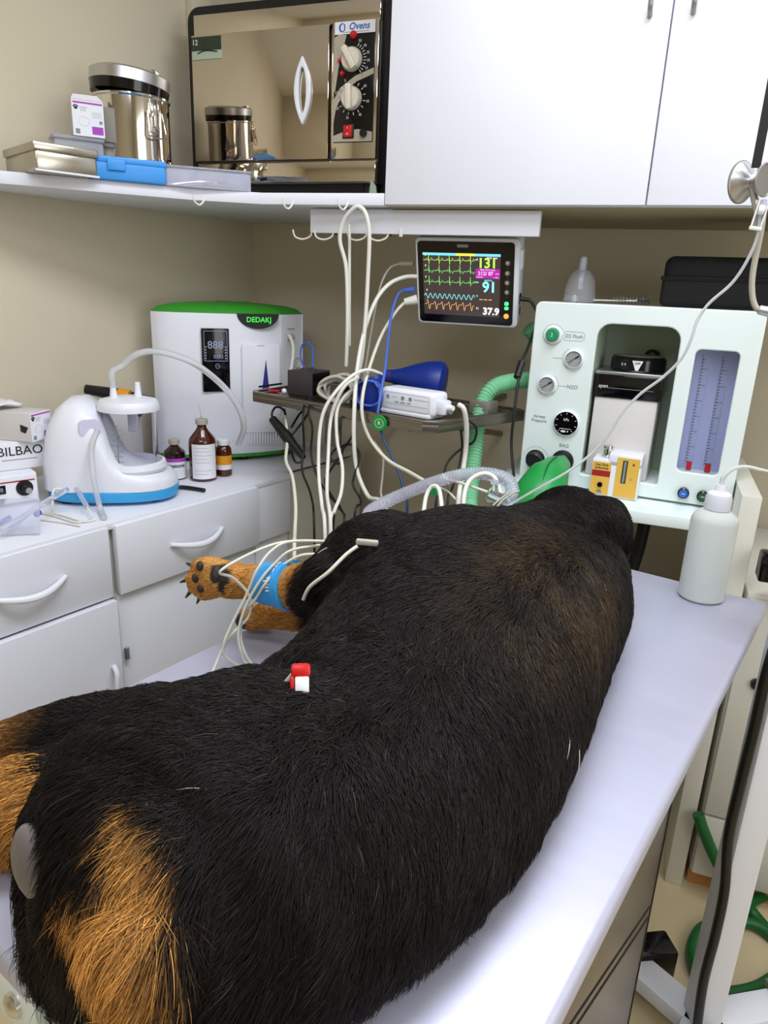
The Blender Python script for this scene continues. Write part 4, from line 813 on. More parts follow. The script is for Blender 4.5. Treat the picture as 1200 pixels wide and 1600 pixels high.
MB().box((0, 0, 0), (0.082, 0.085, 0.066), M['blackbox'], 0.002).box((0.0795, 0.004, 0.004), (0.0825, 0.081, 0.062), M['gloss']).build('body', t)
for x in (0.02, 0.045, 0.065): MB().cyl((x, 0.04, 0.066), (x, 0.04, 0.068), 0.003, M['gap'], n=10).build('screw', t)
cable('red_thermometer', 'thin red and white pen lying at the left of the tray', 'pen', [trp(418, 612) + Vector((0, 0, 0.004)), trp(436, 614) + Vector((0, 0, 0.004))], 0.0036, M['red'], sub=1)
tag(MB().ball(trp(444, 615) + Vector((0, 0, 0.007)), 0.0075, M['plastic']).build('white_bead'), 'small round white bead at the end of the red pen', 'cap')
cable('tray_probe', 'thin dark probe lying along the left edge of the tray', 'probe', [trp(405, 606) + Vector((0, 0, 0.003)), trp(440, 601) + Vector((0, 0, 0.003))], 0.003, M['rubber'], sub=1)
# grey cable coil
c0 = trp(530, 632) + Vector((0, 0, 0.036)); pts = []
for k in range(58):
    a = k * 0.52; w = 0.045 + 0.008 * math.sin(k * 1.3)
    pts.append(c0 + Vector((w * math.cos(a) * 0.9, 0.02 * math.sin(a * 0.37) + 0.012 * math.sin(k), max(-0.030, 0.033 * math.sin(a) + 0.006 * math.sin(k * 0.7)))))
cable('coiled_cable', 'coiled grey white cable bundle beside the dark power box on tray', 'cable', pts, 0.0045, M['greycable'], sub=3)
# dark adaptor behind the coil
tag(MB().box((0, 0, 0), (0.07, 0.05, 0.035), M['black'], 0.003, mx=Matrix.Translation(trp(535, 612)) @ Matrix.Rotation(-0.2, 4, 'Z')).build('mains_adaptor'), 'black mains adaptor behind the coiled grey cable on tray', 'adaptor')
# blue cuff and blue rubber mask
p = trp(578, 640)
t = thing('blue_cuff', 'blue rolled pressure cuff standing behind white device, left of it', 'cuff', p)
mb = MB().lathe([(0.0, 0.0), (0.030, 0.0), (0.034, 0.008), (0.035, 0.045), (0.033, 0.072), (0.027, 0.078), (0.025, 0.072), (0.012, 0.076), (0, 0.074)], M['bluerub'], n=30)
for i, q in enumerate(mb.v): mb.v[i] = (q[0] * 1.0, q[1] * 0.8, q[2] * (1.0 + 0.12 * math.sin(q[0] * 60)))
mb.build('roll', t)
pts = [Vector((0.034 * math.cos(k * 0.7) + 0.004, -0.028 + 0.010 * math.sin(k * 1.9), 0.035 + 0.030 * math.sin(k * 0.7) + 0.01)) + Vector((0.002 * (k % 3), 0, 0)) for k in range(28)]
MB().tube(pts, 0.0024, M['bluecable'], n=7, sub=4).build('wound_lead', t)
p = trp(640, 632)
t = thing('blue_rubber_mask', 'large dark blue rubber cone lying behind the white device on tray', 'rubber mask', p + Vector((-0.03, 0.11, 0)), 8)
prof = [(0.0, 0.0), (0.018, 0.0), (0.024, 0.02), (0.040, 0.055), (0.055, 0.095), (0.060, 0.125), (0.058, 0.14), (0.045, 0.15), (0.0, 0.152)]
MB().lathe(prof, M['bluerub'], (0, 0, 0), axis='x', n=34, mx=Matrix.Translation((-0.06, 0, 0.056)) @ Matrix.Rotation(math.radians(5), 4, 'Y')).build('cone', t)
MB().lathe([(0.0185, 0.0), (0.016, -0.02), (0, -0.02)], M['navy'], (0, 0, 0), axis='x', n=24, mx=Matrix.Translation((-0.06, 0, 0.056))).build('neck', t)
# white doppler device
p = trp(592, 643)
t = thing('white_device', 'white rounded electronic device with indicator dots at the tray front', 'device', p + Vector((0.0, 0.0, 0)), -17)
mb = MB().box((0.0, 0.0, 0.004), (0.158, 0.066, 0.062), M['plastic'], 0.012, seg=4); mb.box((0.004, -0.002, 0.0), (0.150, 0.06, 0.012), M['plastic'], 0.005).build('body', t)
mb = MB().plate(rrect(0.012, 0.012, 0.146, 0.052, 0.008), [rrect(0.0127, 0.0127, 0.1453, 0.0513, 0.0075)], 0.0005, M['greyink'], mx=XZ @ Matrix.Translation((0, 0, -0.0001)))
for x in (0.026, 0.070, 0.092): ring(mb, x, 0.041, 0.0, 0.0042, M['greyink'], y=-0.0006, n=16); ring(mb, x, 0.041, 0.0048, 0.0053, M['greyink'], y=-0.0006, n=16)
for x in [0.040, 0.046, 0.052] + [0.104 + 0.0042 * k for k in range(10)]: ring(mb, x, 0.0415, 0.0, 0.0011, M['ink'], y=-0.0006, n=10)
mb.box((0.020, -0.0006, 0.0255), (0.140, -0.0001, 0.0260), M['greyink']).text('mode    power    level', 0.0052, M['greyink'], front(0.07, -0.0006, 0.031)).build('panel_print', t)
pg = MB().box((0.157, 0.012, 0.012), (0.180, 0.046, 0.046), M['plastic'], 0.006).cyl((0.18, 0.028, 0.03), (0.196, 0.026, 0.031), 0.009, M['plastic'], 0.006).build('plug', t)
MB().lathe([(0.01, 0), (0.01, 0.006), (0, 0.006)], M['steel'], (0.182, 0.03, 0.024), axis='x', n=14).build('metal_socket', t)
tag(MB().box((0, 0, 0), (0.055, 0.05, 0.032), M['greybox'], 0.003, mx=Matrix.Translation(trp(716, 650) + Vector((0.01, 0.06, 0))) @ Matrix.Rotation(-0.3, 4, 'Z')).build('metal_block'), 'small dark metal block at the right end of the tray', 'block')

# ------------------------------------------------------------------ cables and tubes between tray, monitor and hooks
def px(*P):
    out = [at(x, y, y=d) for x, y, d in P]
    if P[0][1] > 560 or len(P) > 5:
        if P[-1][1] >= 799 and P[-1][2] >= 1.28 or P[-1][1] == 880:                # long cords run on down to the floor behind the table
            e = out[-1]; out += [Vector((e.x, e.y + 0.01, e.z * 0.6)), Vector((e.x, e.y + 0.02, 0.06)), Vector((e.x + 0.03, e.y + 0.03, 0.012)), Vector((e.x + 0.12, e.y + 0.04, 0.010))]
    return out
g1 = 'cables hanging from the tray and monitor'
cable('hanging_tube', 'white tubing looped over the hook and hanging down in front of the wall rail', 'tube', px((541, 572, 1.71), (543, 500, 1.70), (541, 420, 1.695), (531, 375, 1.685), (537, 345, 1.68), (552, 326, 1.675), (561, 323, 1.675), (571, 333, 1.675), (577, 365, 1.68), (575, 430, 1.69), (571, 500, 1.69), (565, 560, 1.68), (556, 600, 1.66)), 0.0052, M['cable'], g1)
cable('hanging_tube', 'white tubing ending at the second hook, parallel strand right of the looped one', 'tube', px((546, 540, 1.715), (546, 470, 1.71), (546, 400, 1.71), (546, 370, 1.70), (545, 350, 1.695)), 0.0040, M['cable'], g1)
def plug(p0, p1, r, m, name, lab): return tag(MB().cyl(p0, p1, r, m, r * 0.7, n=12).build(name), lab, 'plug', 'plugs at the monitor side')
plug(at(646, 412, y=1.84), at(624, 412, y=1.835), 0.007, M['greycable'], 'cable_plug', 'grey plug, topmost in the left side of the monitor')
plug(at(648, 452, y=1.83), at(632, 454, y=1.825), 0.008, M['bluecable'], 'cable_plug', 'blue plug in the left side of the monitor')
plug(at(652, 468, y=1.83), at(632, 472, y=1.82), 0.013, M['cable'], 'cable_plug', 'thick white plug low in the left side of the monitor')
cable('monitor_cable', 'thin grey cable from the topmost monitor plug down to the tray', 'cable', px((626, 412, 1.835), (610, 418, 1.82), (597, 440, 1.80), (588, 475, 1.79), (578, 530, 1.78), (570, 580, 1.77), (563, 610, 1.76)), 0.0028, M['greycable'], g1)
cable('monitor_cable', 'thick white cable arching from the monitor and falling past the tray', 'cable', px((652, 432, 1.82), (632, 433, 1.81), (608, 444, 1.78), (587, 470, 1.75), (570, 515, 1.70), (559, 570, 1.62), (554, 630, 1.56), (553, 690, 1.55), (558, 735, 1.55), (575, 775, 1.52), (605, 810, 1.45)), 0.0052, M['cable'], g1)
cable('monitor_cable', 'blue cable hanging from the blue monitor plug to the green tag', 'cable', px((633, 453, 1.825), (622, 460, 1.80), (612, 490, 1.76), (606, 535, 1.70), (602, 575, 1.63), (594, 620, 1.57), (589, 655, 1.555)), 0.0036, M['bluecable'], g1)
cable('monitor_cable', 'cream cable from the thick white plug bending down behind the breathing tube', 'cable', px((633, 472, 1.82), (618, 488, 1.80), (598, 520, 1.74), (582, 560, 1.66), (568, 610, 1.57), (566, 650, 1.55), (578, 685, 1.55), (605, 718, 1.50), (640, 738, 1.44), (664, 752, 1.38)), 0.0042, M['lead'], g1)
gt = at(593, 661, y=1.535)
t = thing('green_tag', 'round green cable tag with white print on the blue cable', 'tag', gt)
MB().lathe([(0.017, -0.003), (0.0185, 0), (0.017, 0.003), (0, 0.003)], mat('tag_green', (20, 140, 54), 0.4, var=0.05), (0, 0, 0), axis='-y', n=24).build('disc', t)
mb = MB(); ring(mb, 0, 0, 0.0095, 0.0105, M['whiteink'], y=-0.0033); mb.text('R', 0.012, M['whiteink'], front(0, -0.0034, 0)).build('print', t)
cable('sensor_cable', 'dark blue cable falling from the green tag behind the dog', 'cable', px((595, 672, 1.545), (601, 690, 1.54), (613, 715, 1.52), (625, 745, 1.50), (632, 775, 1.48), (636, 800, 1.46)), 0.0034, M['tealcable'], g1)
for lab, P in (('thick white cable, leftmost of three arching over the tray front', ((597, 585, 1.64), (575, 578, 1.60), (552, 586, 1.56), (528, 608, 1.52), (507, 640, 1.50), (499, 680, 1.49), (498, 740, 1.46), (503, 790, 1.40), (508, 840, 1.32))),
               ('thick white cable, middle of three arching over the tray front', ((560, 590, 1.60), (540, 602, 1.57), (524, 630, 1.54), (516, 660, 1.53), (513, 710, 1.50), (511, 770, 1.44), (517, 835, 1.34))),
               ('thick white cable, rightmost of three arching over the tray front', ((552, 608, 1.60), (536, 622, 1.57), (526, 645, 1.545), (527, 690, 1.53), (535, 730, 1.50), (533, 770, 1.45), (522, 800, 1.40), (516, 830, 1.35)))):
    cable('draped_cable', lab, 'cable', px(*P), 0.0043, M['cable'], g1)
cable('draped_cable', 'thin cream cable dropping from left end of the tray past the drawers', 'cable', px((444, 640, 1.70), (447, 660, 1.66), (449, 690, 1.62), (447, 720, 1.55), (457, 745, 1.50), (462, 790, 1.42), (461, 830, 1.34), (460, 880, 1.24)), 0.0042, M['lead'], g1)
for lab, P in (('thin black cable beside the black inline plug under the tray', ((478, 618, 1.68), (473, 650, 1.58), (475, 700, 1.58), (472, 735, 1.55), (486, 775, 1.50), (491, 832, 1.42))),
               ('thin black cable second from the left under the tray', ((487, 622, 1.66), (482, 645, 1.58), (488, 670, 1.57), (486, 710, 1.56), (496, 745, 1.53), (515, 775, 1.50), (535, 800, 1.46), (538, 832, 1.40))),
               ('black cable looping in a small knot below the tray centre', ((548, 625, 1.62), (552, 670, 1.57), (543, 692, 1.56), (524, 702, 1.56), (516, 715, 1.55), (530, 724, 1.55), (537, 700, 1.56), (550, 695, 1.56), (562, 712, 1.56), (553, 745, 1.54), (552, 760, 1.53), (564, 785, 1.50), (553, 818, 1.44))),
               ('black cable curving between the thick white ones under the tray', ((540, 640, 1.60), (532, 660, 1.57), (527, 690, 1.56), (535, 704, 1.56), (513, 740, 1.54), (508, 755, 1.53), (520, 778, 1.50), (532, 795, 1.46), (521, 815, 1.42))),
               ('brown thin cable hanging alone left of the dark blue cable', ((585, 690, 1.56), (598, 712, 1.55), (598, 740, 1.54), (595, 770, 1.52), (596, 800, 1.48))),
               ('black cable right of the tray curving down to the breathing tube', ((728, 655, 1.56), (744, 668, 1.60), (740, 690, 1.62), (722, 700, 1.62), (700, 722, 1.60), (692, 750, 1.56), (688, 775, 1.50), (680, 800, 1.44))),
               ('black cable hanging straight down beside the green corrugated hose', ((720, 672, 1.60), (722, 700, 1.62), (716, 735, 1.60), (706, 765, 1.56), (698, 800, 1.48)))):
    cable('black_cable', lab, 'cable', px(*P), 0.0029, M['blackcable'] if 'brown' not in lab else M['greycable'], g1)
cable('draped_cable', 'thick white cable from the white device plug down beside the green hose', 'cable', px((716, 632, 1.50), (725, 640, 1.50), (729, 670, 1.52), (727, 710, 1.54), (721, 750, 1.52), (715, 800, 1.44)), 0.0055, M['cable'], g1)
cable('looped_lead', 'blue lead loop rising behind the dark grey power box', 'lead', px((477, 578, 1.83), (470, 560, 1.85), (472, 540, 1.86), (482, 536, 1.86), (489, 548, 1.86), (488, 575, 1.82)), 0.0030, M['bluecable'])
cable('outlet_tube', 'white tube from the concentrator outlet bending down to the tray', 'tube', px((452, 524, 1.95), (458, 540, 1.93), (457, 565, 1.90), (452, 590, 1.86)), 0.0052, M['cable'])
# inline black plug and its cord
a, b = at(426, 655, y=1.66), at(474, 715, y=1.60)
t = thing('inline_plug', 'black flattened inline plug with looped cord under the tray left end', 'plug', a)
MB().cyl((0, 0, 0), (b - a) * 0.45, 0.011, M['rubber'], 0.015, n=14).cyl((b - a) * 0.45, b - a, 0.015, M['rubber'], 0.008, n=14).build('body', t)
MB().tube([Vector((0, 0, 0)), at(425, 645, y=1.66) - a, at(432, 636, y=1.68) - a, at(445, 645, y=1.68) - a, at(452, 690, y=1.66) - a, at(460, 720, y=1.63) - a, at(470, 722, y=1.61) - a, b - a], 0.003, M['blackcable']).build('cord', t)
for k, P in enumerate((((455, 668, 1.67), (466, 650, 1.70), (474, 640, 1.72)), ((456, 680, 1.66), (472, 660, 1.69), (482, 645, 1.70)))): cable('black_cable', ('upper', 'lower')[k] + ' of two short black cords slanting up from inline plug to tray', 'cable', px(*P), 0.003, M['blackcable'], g1)
# monitor power cord
pts = px((815, 467, 1.84), (828, 470, 1.84), (838, 486, 1.84), (838, 505, 1.82), (824, 545, 1.76), (814, 570, 1.72), (809, 600, 1.70), (803, 650, 1.68), (799, 695, 1.67), (803, 745, 1.65))
t = thing('power_cord', 'black power cord hanging between monitor and anaesthesia machine', 'cord', pts[0])
MB().tube([p - pts[0] for p in pts], 0.0036, M['blackcable']).build('cord', t)
MB().cyl(at(816, 566, y=1.73) - pts[0], at(808, 590, y=1.705) - pts[0], 0.0095, M['rubber'], 0.009, n=12).build('ferrite', t)
MB().cyl((-0.004, 0.0, 0.0), (0.022, 0.0, -0.002), 0.006, M['rubber'], 0.0045, n=10).build('plug', t)

# corrugated hoses
def corr(pts, r, m, pitch, amp=0.12, n=18):
    P = smooth(pts, 24); L = [0]
    for i in range(1, len(P)): L.append(L[-1] + (P[i] - P[i - 1]).length)
    N = int(L[-1] / pitch * 4); out = []; j = 0
    for k in range(N + 1):
        d = L[-1] * k / N
        while j < len(L) - 2 and L[j + 1] < d: j += 1
        out.append(P[j].lerp(P[j + 1], (d - L[j]) / max(1e-6, L[j + 1] - L[j])))
    return MB().tube(out, r, m, n=n, sub=1, radii=lambda t, i: r * (1 + amp * (1 if i % 4 in (1, 2) else -1)))
tag(corr(px((838, 592, 1.90), (820, 594, 1.84), (795, 597, 1.80), (772, 605, 1.77), (756, 625, 1.75), (747, 660, 1.72), (742, 700, 1.70), (737, 745, 1.66), (733, 790, 1.60), (731, 815, 1.55)), 0.0185, M['greenhose'], 0.0085, 0.10).build('corrugated_hose', sharp=70), 'pale green corrugated hose curving down from behind the anaesthesia machine', 'hose')
tag(corr(px((826, 512, 2.0), (838, 525, 2.02), (850, 540, 2.05), (870, 550, 2.1)), 0.02, M['greenhose'], 0.0085, 0.10).build('corrugated_hose', sharp=70), 'short piece of green hose visible behind the lower right of the monitor', 'hose')
tag(corr(px((790, 786, 1.28), (800, 770, 1.30), (795, 752, 1.32), (772, 742, 1.33), (735, 740, 1.33), (690, 750, 1.32), (640, 768, 1.30), (600, 786, 1.27), (578, 800, 1.24), (580, 808, 1.22), (600, 808, 1.20), (625, 812, 1.16)), 0.0125, M['frost'], 0.0055, 0.06, n=14).build('breathing_tube', sharp=70), 'clear corrugated breathing tube arching over behind the dog shoulder', 'tube')
yp = at(772, 772, y=1.27)
t = thing('tube_connector', 'clear plastic breathing connector by the dog mouth', 'connector', yp)
MB().cyl((-0.012, 0, -0.002), (0.045, 0.0, -0.012), 0.010, M['clear'], n=16).cyl((0, 0, 0), (0.0, 0.0, 0.022), 0.006, M['clear'], n=14).cyl((0, 0, 0.020), (0, 0, 0.026), 0.0085, M['frost'], n=14).build('body', t)
cable('gas_line', 'thin cream sampling line from under the tray to the clear connector', 'line', px((690, 748, 1.36), (700, 749, 1.34), (730, 758, 1.30), (765, 770, 1.28)), 0.0028, M['lead'])
cable('gas_line', 'short thin line dropping beside the white loops under breathing tube', 'line', px((688, 762, 1.36), (700, 768, 1.33), (712, 780, 1.30)), 0.0022, M['lead'])
cable('white_loop', 'thick white tube loop under the clear breathing tube near the mouth', 'tube', px((724, 800, 1.24), (726, 770, 1.27), (735, 750, 1.29), (755, 740, 1.30), (773, 747, 1.30), (782, 772, 1.28)), 0.0045, M['cable'])
cable('white_loop', 'smaller white tube loop by the green tape behind the dog shoulder', 'tube', px((662, 800, 1.24), (666, 775, 1.27), (675, 760, 1.28), (686, 765, 1.27), (691, 800, 1.23)), 0.0042, M['cable'])
tag(MB().box((-0.012, -0.002, -0.008), (0.012, 0.002, 0.010), M['greenbag'], 0.001, mx=Matrix.Translation(at(677, 767, y=1.30))).build('green_tape'), 'small green tape flag on the smaller white loop', 'tape')
for k, P in enumerate((((775, 795, 1.20), (785, 782, 1.22), (800, 772, 1.24), (812, 767, 1.25)), ((770, 790, 1.21), (790, 774, 1.24), (808, 767, 1.26)))): cable('tie_cord', ('lower', 'upper')[k] + ' of two thin grey cords tied at the mouth connector', 'cord', px(*P), 0.0018, M['greycable'])

# ------------------------------------------------------------------ wash bottle
t = thing('wash_bottle', 'translucent white wash bottle with bent spout on the table corner', 'wash bottle', (0.141, 1.352, TZ + 0.0005))
R_ = 0.0400
MB().lathe([(0, 0.0), (R_ - 0.004, 0.0), (R_, 0.004), (R_, 0.150), (R_ - 0.004, 0.160), (R_ - 0.014, 0.168), (0.020, 0.172), (0.0185, 0.178), (0.017, 0.178), (0.0185, 0.170), (R_ - 0.016, 0.166), (R_ - 0.006, 0.158), (R_ - 0.002, 0.150), (R_ - 0.002, 0.004), (0, 0.003)], M['bottle'], n=40).build('body', t)
MB().lathe([(0, 0.0035), (R_ - 0.003, 0.0045), (R_ - 0.003, 0.045), (0, 0.045)], M['liquid'], n=36).build('liquid', t)
MB().lathe([(0.0225, 0.172), (0.0225, 0.192), (0.020, 0.200), (0.011, 0.206), (0.008, 0.216), (0, 0.216)], M['plastic'], n=30).build('cap', t)
MB().tube([(0, 0, 0.03), (0, 0, 0.12), (0, 0, 0.215), (0.002, 0, 0.232), (0.014, 0.003, 0.247), (0.035, 0.006, 0.252), (0.058, 0.010, 0.249), (0.072, 0.012, 0.247)], 0.004, M['bottle'], n=12, radii=lambda tt, i: 0.0042 - 0.0024 * max(0, tt - 0.5) * 2).build('spout', t)

# ------------------------------------------------------------------ mobile stand, stethoscope, drip line, garden hose
PX, PY = 0.268, 1.20
t = thing('mobile_stand', 'white upright stand column on floor legs right of the table', 'stand', (PX, PY, 0), 20)
MB().box((-0.027, -0.027, 0.05), (0.027, 0.027, 1.98), M['lam'], 0.007).build('column', t)
for a, L in ((128, 0.30), (12, 0.42), (-65, 0.36), (235, 0.30)):
    mx = Matrix.Rotation(math.radians(a), 4, 'Z')
    l_ = MB().box((0.0, -0.032, 0.035), (L, 0.032, 0.072), M['lam'], 0.005, mx=mx).build('leg', t)
    MB().lathe([(0.017, -0.011), (0.0175, 0), (0.017, 0.011)], M['black'], (0, 0, 0), axis='y', n=18, mx=mx @ Matrix.Translation((L - 0.03, 0, 0.0178))).build('caster', l_)
MB().box((0.17, -0.04, 0.070), (0.27, 0.04, 0.088), M['greybox'], 0.003, mx=Matrix.Rotation(math.radians(12), 4, 'Z')).build('weight', t)
MB().tube([(0, 0, 1.97), (-0.02, 0.01, 1.985), (-0.06, 0.02, 1.985), (-0.085, 0.03, 1.99), (-0.09, 0.03, 2.005)], 0.006, M['chrome']).build('hook', t)
cable('stand_cable', 'thick black cable running down the front of the white stand column', 'cable', px((1225, 960, 1.155), (1196, 1060, 1.155), (1178, 1140, 1.155), (1156, 1230, 1.155), (1138, 1310, 1.155), (1132, 1390, 1.155), (1118, 1460, 1.155), (1098, 1540, 1.155), (1085, 1640, 1.155)), 0.0085, M['blackcable'], n=12)
tag(MB().box((-0.045, -0.03, 0), (0.045, 0.03, 0.085), M['gloss'], 0.006, mx=Matrix.Translation((0.175, 1.325, 0.0)) @ Matrix.Rotation(0.5, 4, 'Z')).build('foot_pedal'), 'black foot switch box on the floor beside the table pedestal', 'foot switch')
tag(MB().tube([at(1091, 1272, y=1.585), at(1100, 1300, y=1.58), at(1122, 1350, y=1.575), at(1148, 1385, y=1.57)] + [at(x, y, z=0.016) for x, y in ((1175, 1425), (1215, 1465), (1260, 1470), (1250, 1420), (1200, 1398), (1150, 1425), (1128, 1440), (1096, 1452), (1081, 1485), (1092, 1525), (1112, 1545), (1140, 1552), (1190, 1540), (1235, 1500), (1205, 1462), (1165, 1441), (1118, 1452), (1094, 1490), (1110, 1535), (1150, 1570), (1190, 1590))], 0.0135, M['hose'], n=14).build('garden_hose', sharp=70), 'coiled green garden hose on the cream floor behind the white stand', 'garden hose')
# strap and stethoscope
SY = 1.17
s0 = at(1181, 262, y=SY); s1 = at(1206, 130, y=SY); s2 = at(1232, -10, y=SY)
mb = MB()
vs, fs = [], []
for p in smooth([s0, s1, s2], 6): vs += [(p.x - 0.0058, p.y, p.z), (p.x + 0.0058, p.y, p.z), (p.x + 0.0058, p.y + 0.003, p.z), (p.x - 0.0058, p.y + 0.003, p.z)]
for i in range(len(vs) // 4 - 1):
    for k in range(4): fs.append((4 * i + k, 4 * i + (k + 1) % 4, 4 * i + 4 + (k + 1) % 4, 4 * i + 4 + k))
tag(mb.add(vs, fs, M['rubber']).build('black_strap'), 'flat black strap hanging down in front of wall cabinet to the stethoscope', 'strap')
hd = at(1176, 283, y=SY + 0.02)
t = thing('stethoscope', 'steel double-headed stethoscope hanging from the black strap', 'stethoscope', hd, -38)
# axis along local x
MB().lathe([(0.0255, -0.020), (0.0275, -0.017), (0.0255, -0.013), (0.012, -0.004), (0.008, 0.0)], M['steel'], axis='x', n=36).lathe([(0.026, -0.0205), (0.0282, -0.019), (0.0282, -0.0165), (0.026, -0.015)], M['greybox'], axis='x', n=36).build('large_head', t)
MB().lathe([(0.008, 0.0), (0.012, 0.006), (0.0195, 0.014), (0.0215, 0.018), (0.019, 0.018), (0.012, 0.011), (0.004, 0.008), (0.004, 0.0085), (0, 0.0085)], M['steel'], axis='x', n=36).lathe([(0.0205, 0.0165), (0.0222, 0.018), (0.0205, 0.0195), (0.0195, 0.018)], M['greybox'], axis='x', n=36).build('small_head', t)
it = (Matrix.Translation(hd) @ Matrix.Rotation(math.radians(-38), 4, 'Z')).inverted()
MB().cyl((0, 0, -0.006), (0.012, 0.006, -0.04), 0.005, M['steel'], n=12).build('stem', t)
MB().tube([it @ p for p in px((1193, 312, SY + 0.02), (1192, 340, SY + 0.02), (1187, 372, SY + 0.02), (1179, 410, SY + 0.02), (1175, 440, SY + 0.02), (1176, 465, SY + 0.02), (1181, 480, SY + 0.02), (1190, 487, SY + 0.02))], 0.0042, M['greycable'], n=10).build('tubing', t)
MB().cyl(it @ at(1186, 484, y=SY + 0.02), it @ at(1204, 488, y=SY + 0.02), 0.0065, M['steel'], 0.0075, n=14).build('metal_end', t)
c_ = at(1187, 336, y=SY)
t = thing('roller_clamp', 'white roller clamp on the drip line below the stethoscope', 'roller clamp', c_, 0, ry=8)
MB().box((-0.007, -0.005, -0.016), (-0.005, 0.005, 0.020), M['cable']).box((0.005, -0.005, -0.016), (0.007, 0.005, 0.020), M['cable']).box((-0.008, -0.005, -0.020), (0.008, 0.005, -0.015), M['cable'], 0.001).box((-0.005, 0.003, -0.016), (0.006, 0.005, 0.020), M['frost']).build('frame', t)
MB().lathe([(0.006, -0.004), (0.007, 0), (0.006, 0.004)], M['plastic'], (0, 0, 0.006), axis='x', n=16).build('roller', t)
cable('drip_line', 'clear drip line sweeping down across the anaesthesia machine to the dog', 'drip line', px((1189, 318, SY), (1186, 356, SY), (1178, 385, SY), (1160, 420, SY), (1140, 446, SY), (1108, 474, SY), (1090, 500, SY), (1080, 530, SY), (1065, 560, SY), (1035, 590, SY), (1000, 616, SY), (972, 646, SY), (950, 680, SY), (925, 708, SY), (890, 735, SY - 0.01), (850, 758, SY - 0.02), (815, 778, SY - 0.03), (792, 792, SY - 0.04), (770, 805, SY - 0.05)), 0.0022, M['silicone'], n=10)
# wall socket box at the right edge
tag(MB().box((0, -0.05, -0.03), (0.09, 0, 0.03), M['gloss'], 0.006, mx=Matrix.Translation(at(1183, 876, y=1.60))).build('black_unit'), 'black rounded unit on the low cabinet at far right', 'unit')
# ------------------------------------------------------------------ the dog, lying on its right side (table frame: u along, v across, z above the top)
def dogpt(p): return tb(p[0], p[1], p[2])
ST = [  # u, v right (spine), v left (belly), v of the crest, top
    (0.192, -0.330, -0.440, -0.380, 0.100), (0.206, -0.295, -0.475, -0.372, 0.140), (0.230, -0.262, -0.510, -0.368, 0.172), (0.280, -0.225, -0.545, -0.360, 0.196), (0.350, -0.202, -0.552, -0.350, 0.198), (0.430, -0.187, -0.535, -0.335, 0.186),
    (0.520, -0.183, -0.515, -0.335, 0.190), (0.600, -0.188, -0.525, -0.375, 0.216), (0.680, -0.198, -0.550, -0.410, 0.242), (0.760, -0.212, -0.575, -0.420, 0.250), (0.840, -0.226, -0.575, -0.415, 0.242),
    (0.920, -0.240, -0.560, -0.410, 0.220), (1.000, -0.254, -0.530, -0.405, 0.200), (1.070, -0.272, -0.500, -0.398, 0.182), (1.130, -0.290, -0.475, -0.390, 0.165)]
dm = MB()
n = 44; vs, fs = [], []
for (u, vr, vl, tv, top) in ST:
    for k in range(n):
        a = 2 * PI * k / n; c, s = math.cos(a), math.sin(a)
        zc = top * 0.36
        if s >= 0:
            v = tv + (vr - tv if c > 0 else tv - vl) * math.copysign(abs(c) ** 0.9, c); z = zc + (top - zc) * abs(s) ** 0.92
        else:
            v = tv + (vr - tv if c > 0 else tv - vl) * math.copysign(abs(c) ** 0.45, c); z = zc - zc * abs(s) ** 0.75
        vs.append((u, v, max(0.002, z)))
for i in range(len(ST) - 1):
    for k in range(n): fs.append((i * n + k, i * n + (k + 1) % n, (i + 1) * n + (k + 1) % n, (i + 1) * n + k))
fs += [tuple(reversed(range(n))), tuple((len(ST) - 1) * n + k for k in range(n))]
SK = M['black']
dm.add(vs, fs, SK)
def limb(P, R, n=18):
    P = [Vector(p) for p in P]; Q = smooth(P, 6); m_ = len(Q) - 1
    def rr(t, i):
        x = t * (len(R) - 1); j = min(int(x), len(R) - 2); return R[j] + (R[j + 1] - R[j]) * (x - j)
    dm.tube(P, 0.01, SK, n=n, sub=6, radii=rr)
    dm.ball(P[0], R[0], SK, 14); dm.ball(P[-1], R[-1], SK, 14)
# upper (left) hind leg: thigh, knee, shank to the hock and beyond the frame
dm.ball((0.325, -0.41, 0.105), (0.095, 0.125, 0.088), SK, 24)
limb([(0.33, -0.44, 0.105), (0.375, -0.52, 0.072), (0.395, -0.58, 0.052)], [0.080, 0.066, 0.050])
limb([(0.395, -0.58, 0.055), (0.335, -0.620, 0.066), (0.275, -0.668, 0.062), (0.215, -0.725, 0.045), (0.20, -0.75, 0.036)], [0.050, 0.042, 0.025, 0.022, 0.025])
limb([(0.205, -0.755, 0.036), (0.245, -0.82, 0.03), (0.27, -0.865, 0.028)], [0.026, 0.022, 0.026])
# lower (right) hind leg, flat on the table
limb([(0.31, -0.43, 0.06), (0.30, -0.53, 0.055), (0.262, -0.585, 0.050)], [0.06, 0.052, 0.044])
limb([(0.262, -0.585, 0.044), (0.233, -0.63, 0.038), (0.19, -0.69, 0.030), (0.165, -0.74, 0.026)], [0.042, 0.036, 0.028, 0.025])
# (the flank crease is pressed in below)
# buttocks and tail stub
dm.ball((0.256, -0.345, 0.100), (0.066, 0.072, 0.084), SK, 20)
dm.ball((0.250, -0.425, 0.060), (0.064, 0.060, 0.058), SK, 20)
dm.ball((0.208, -0.318, 0.118), (0.030, 0.034, 0.034), SK, 14)
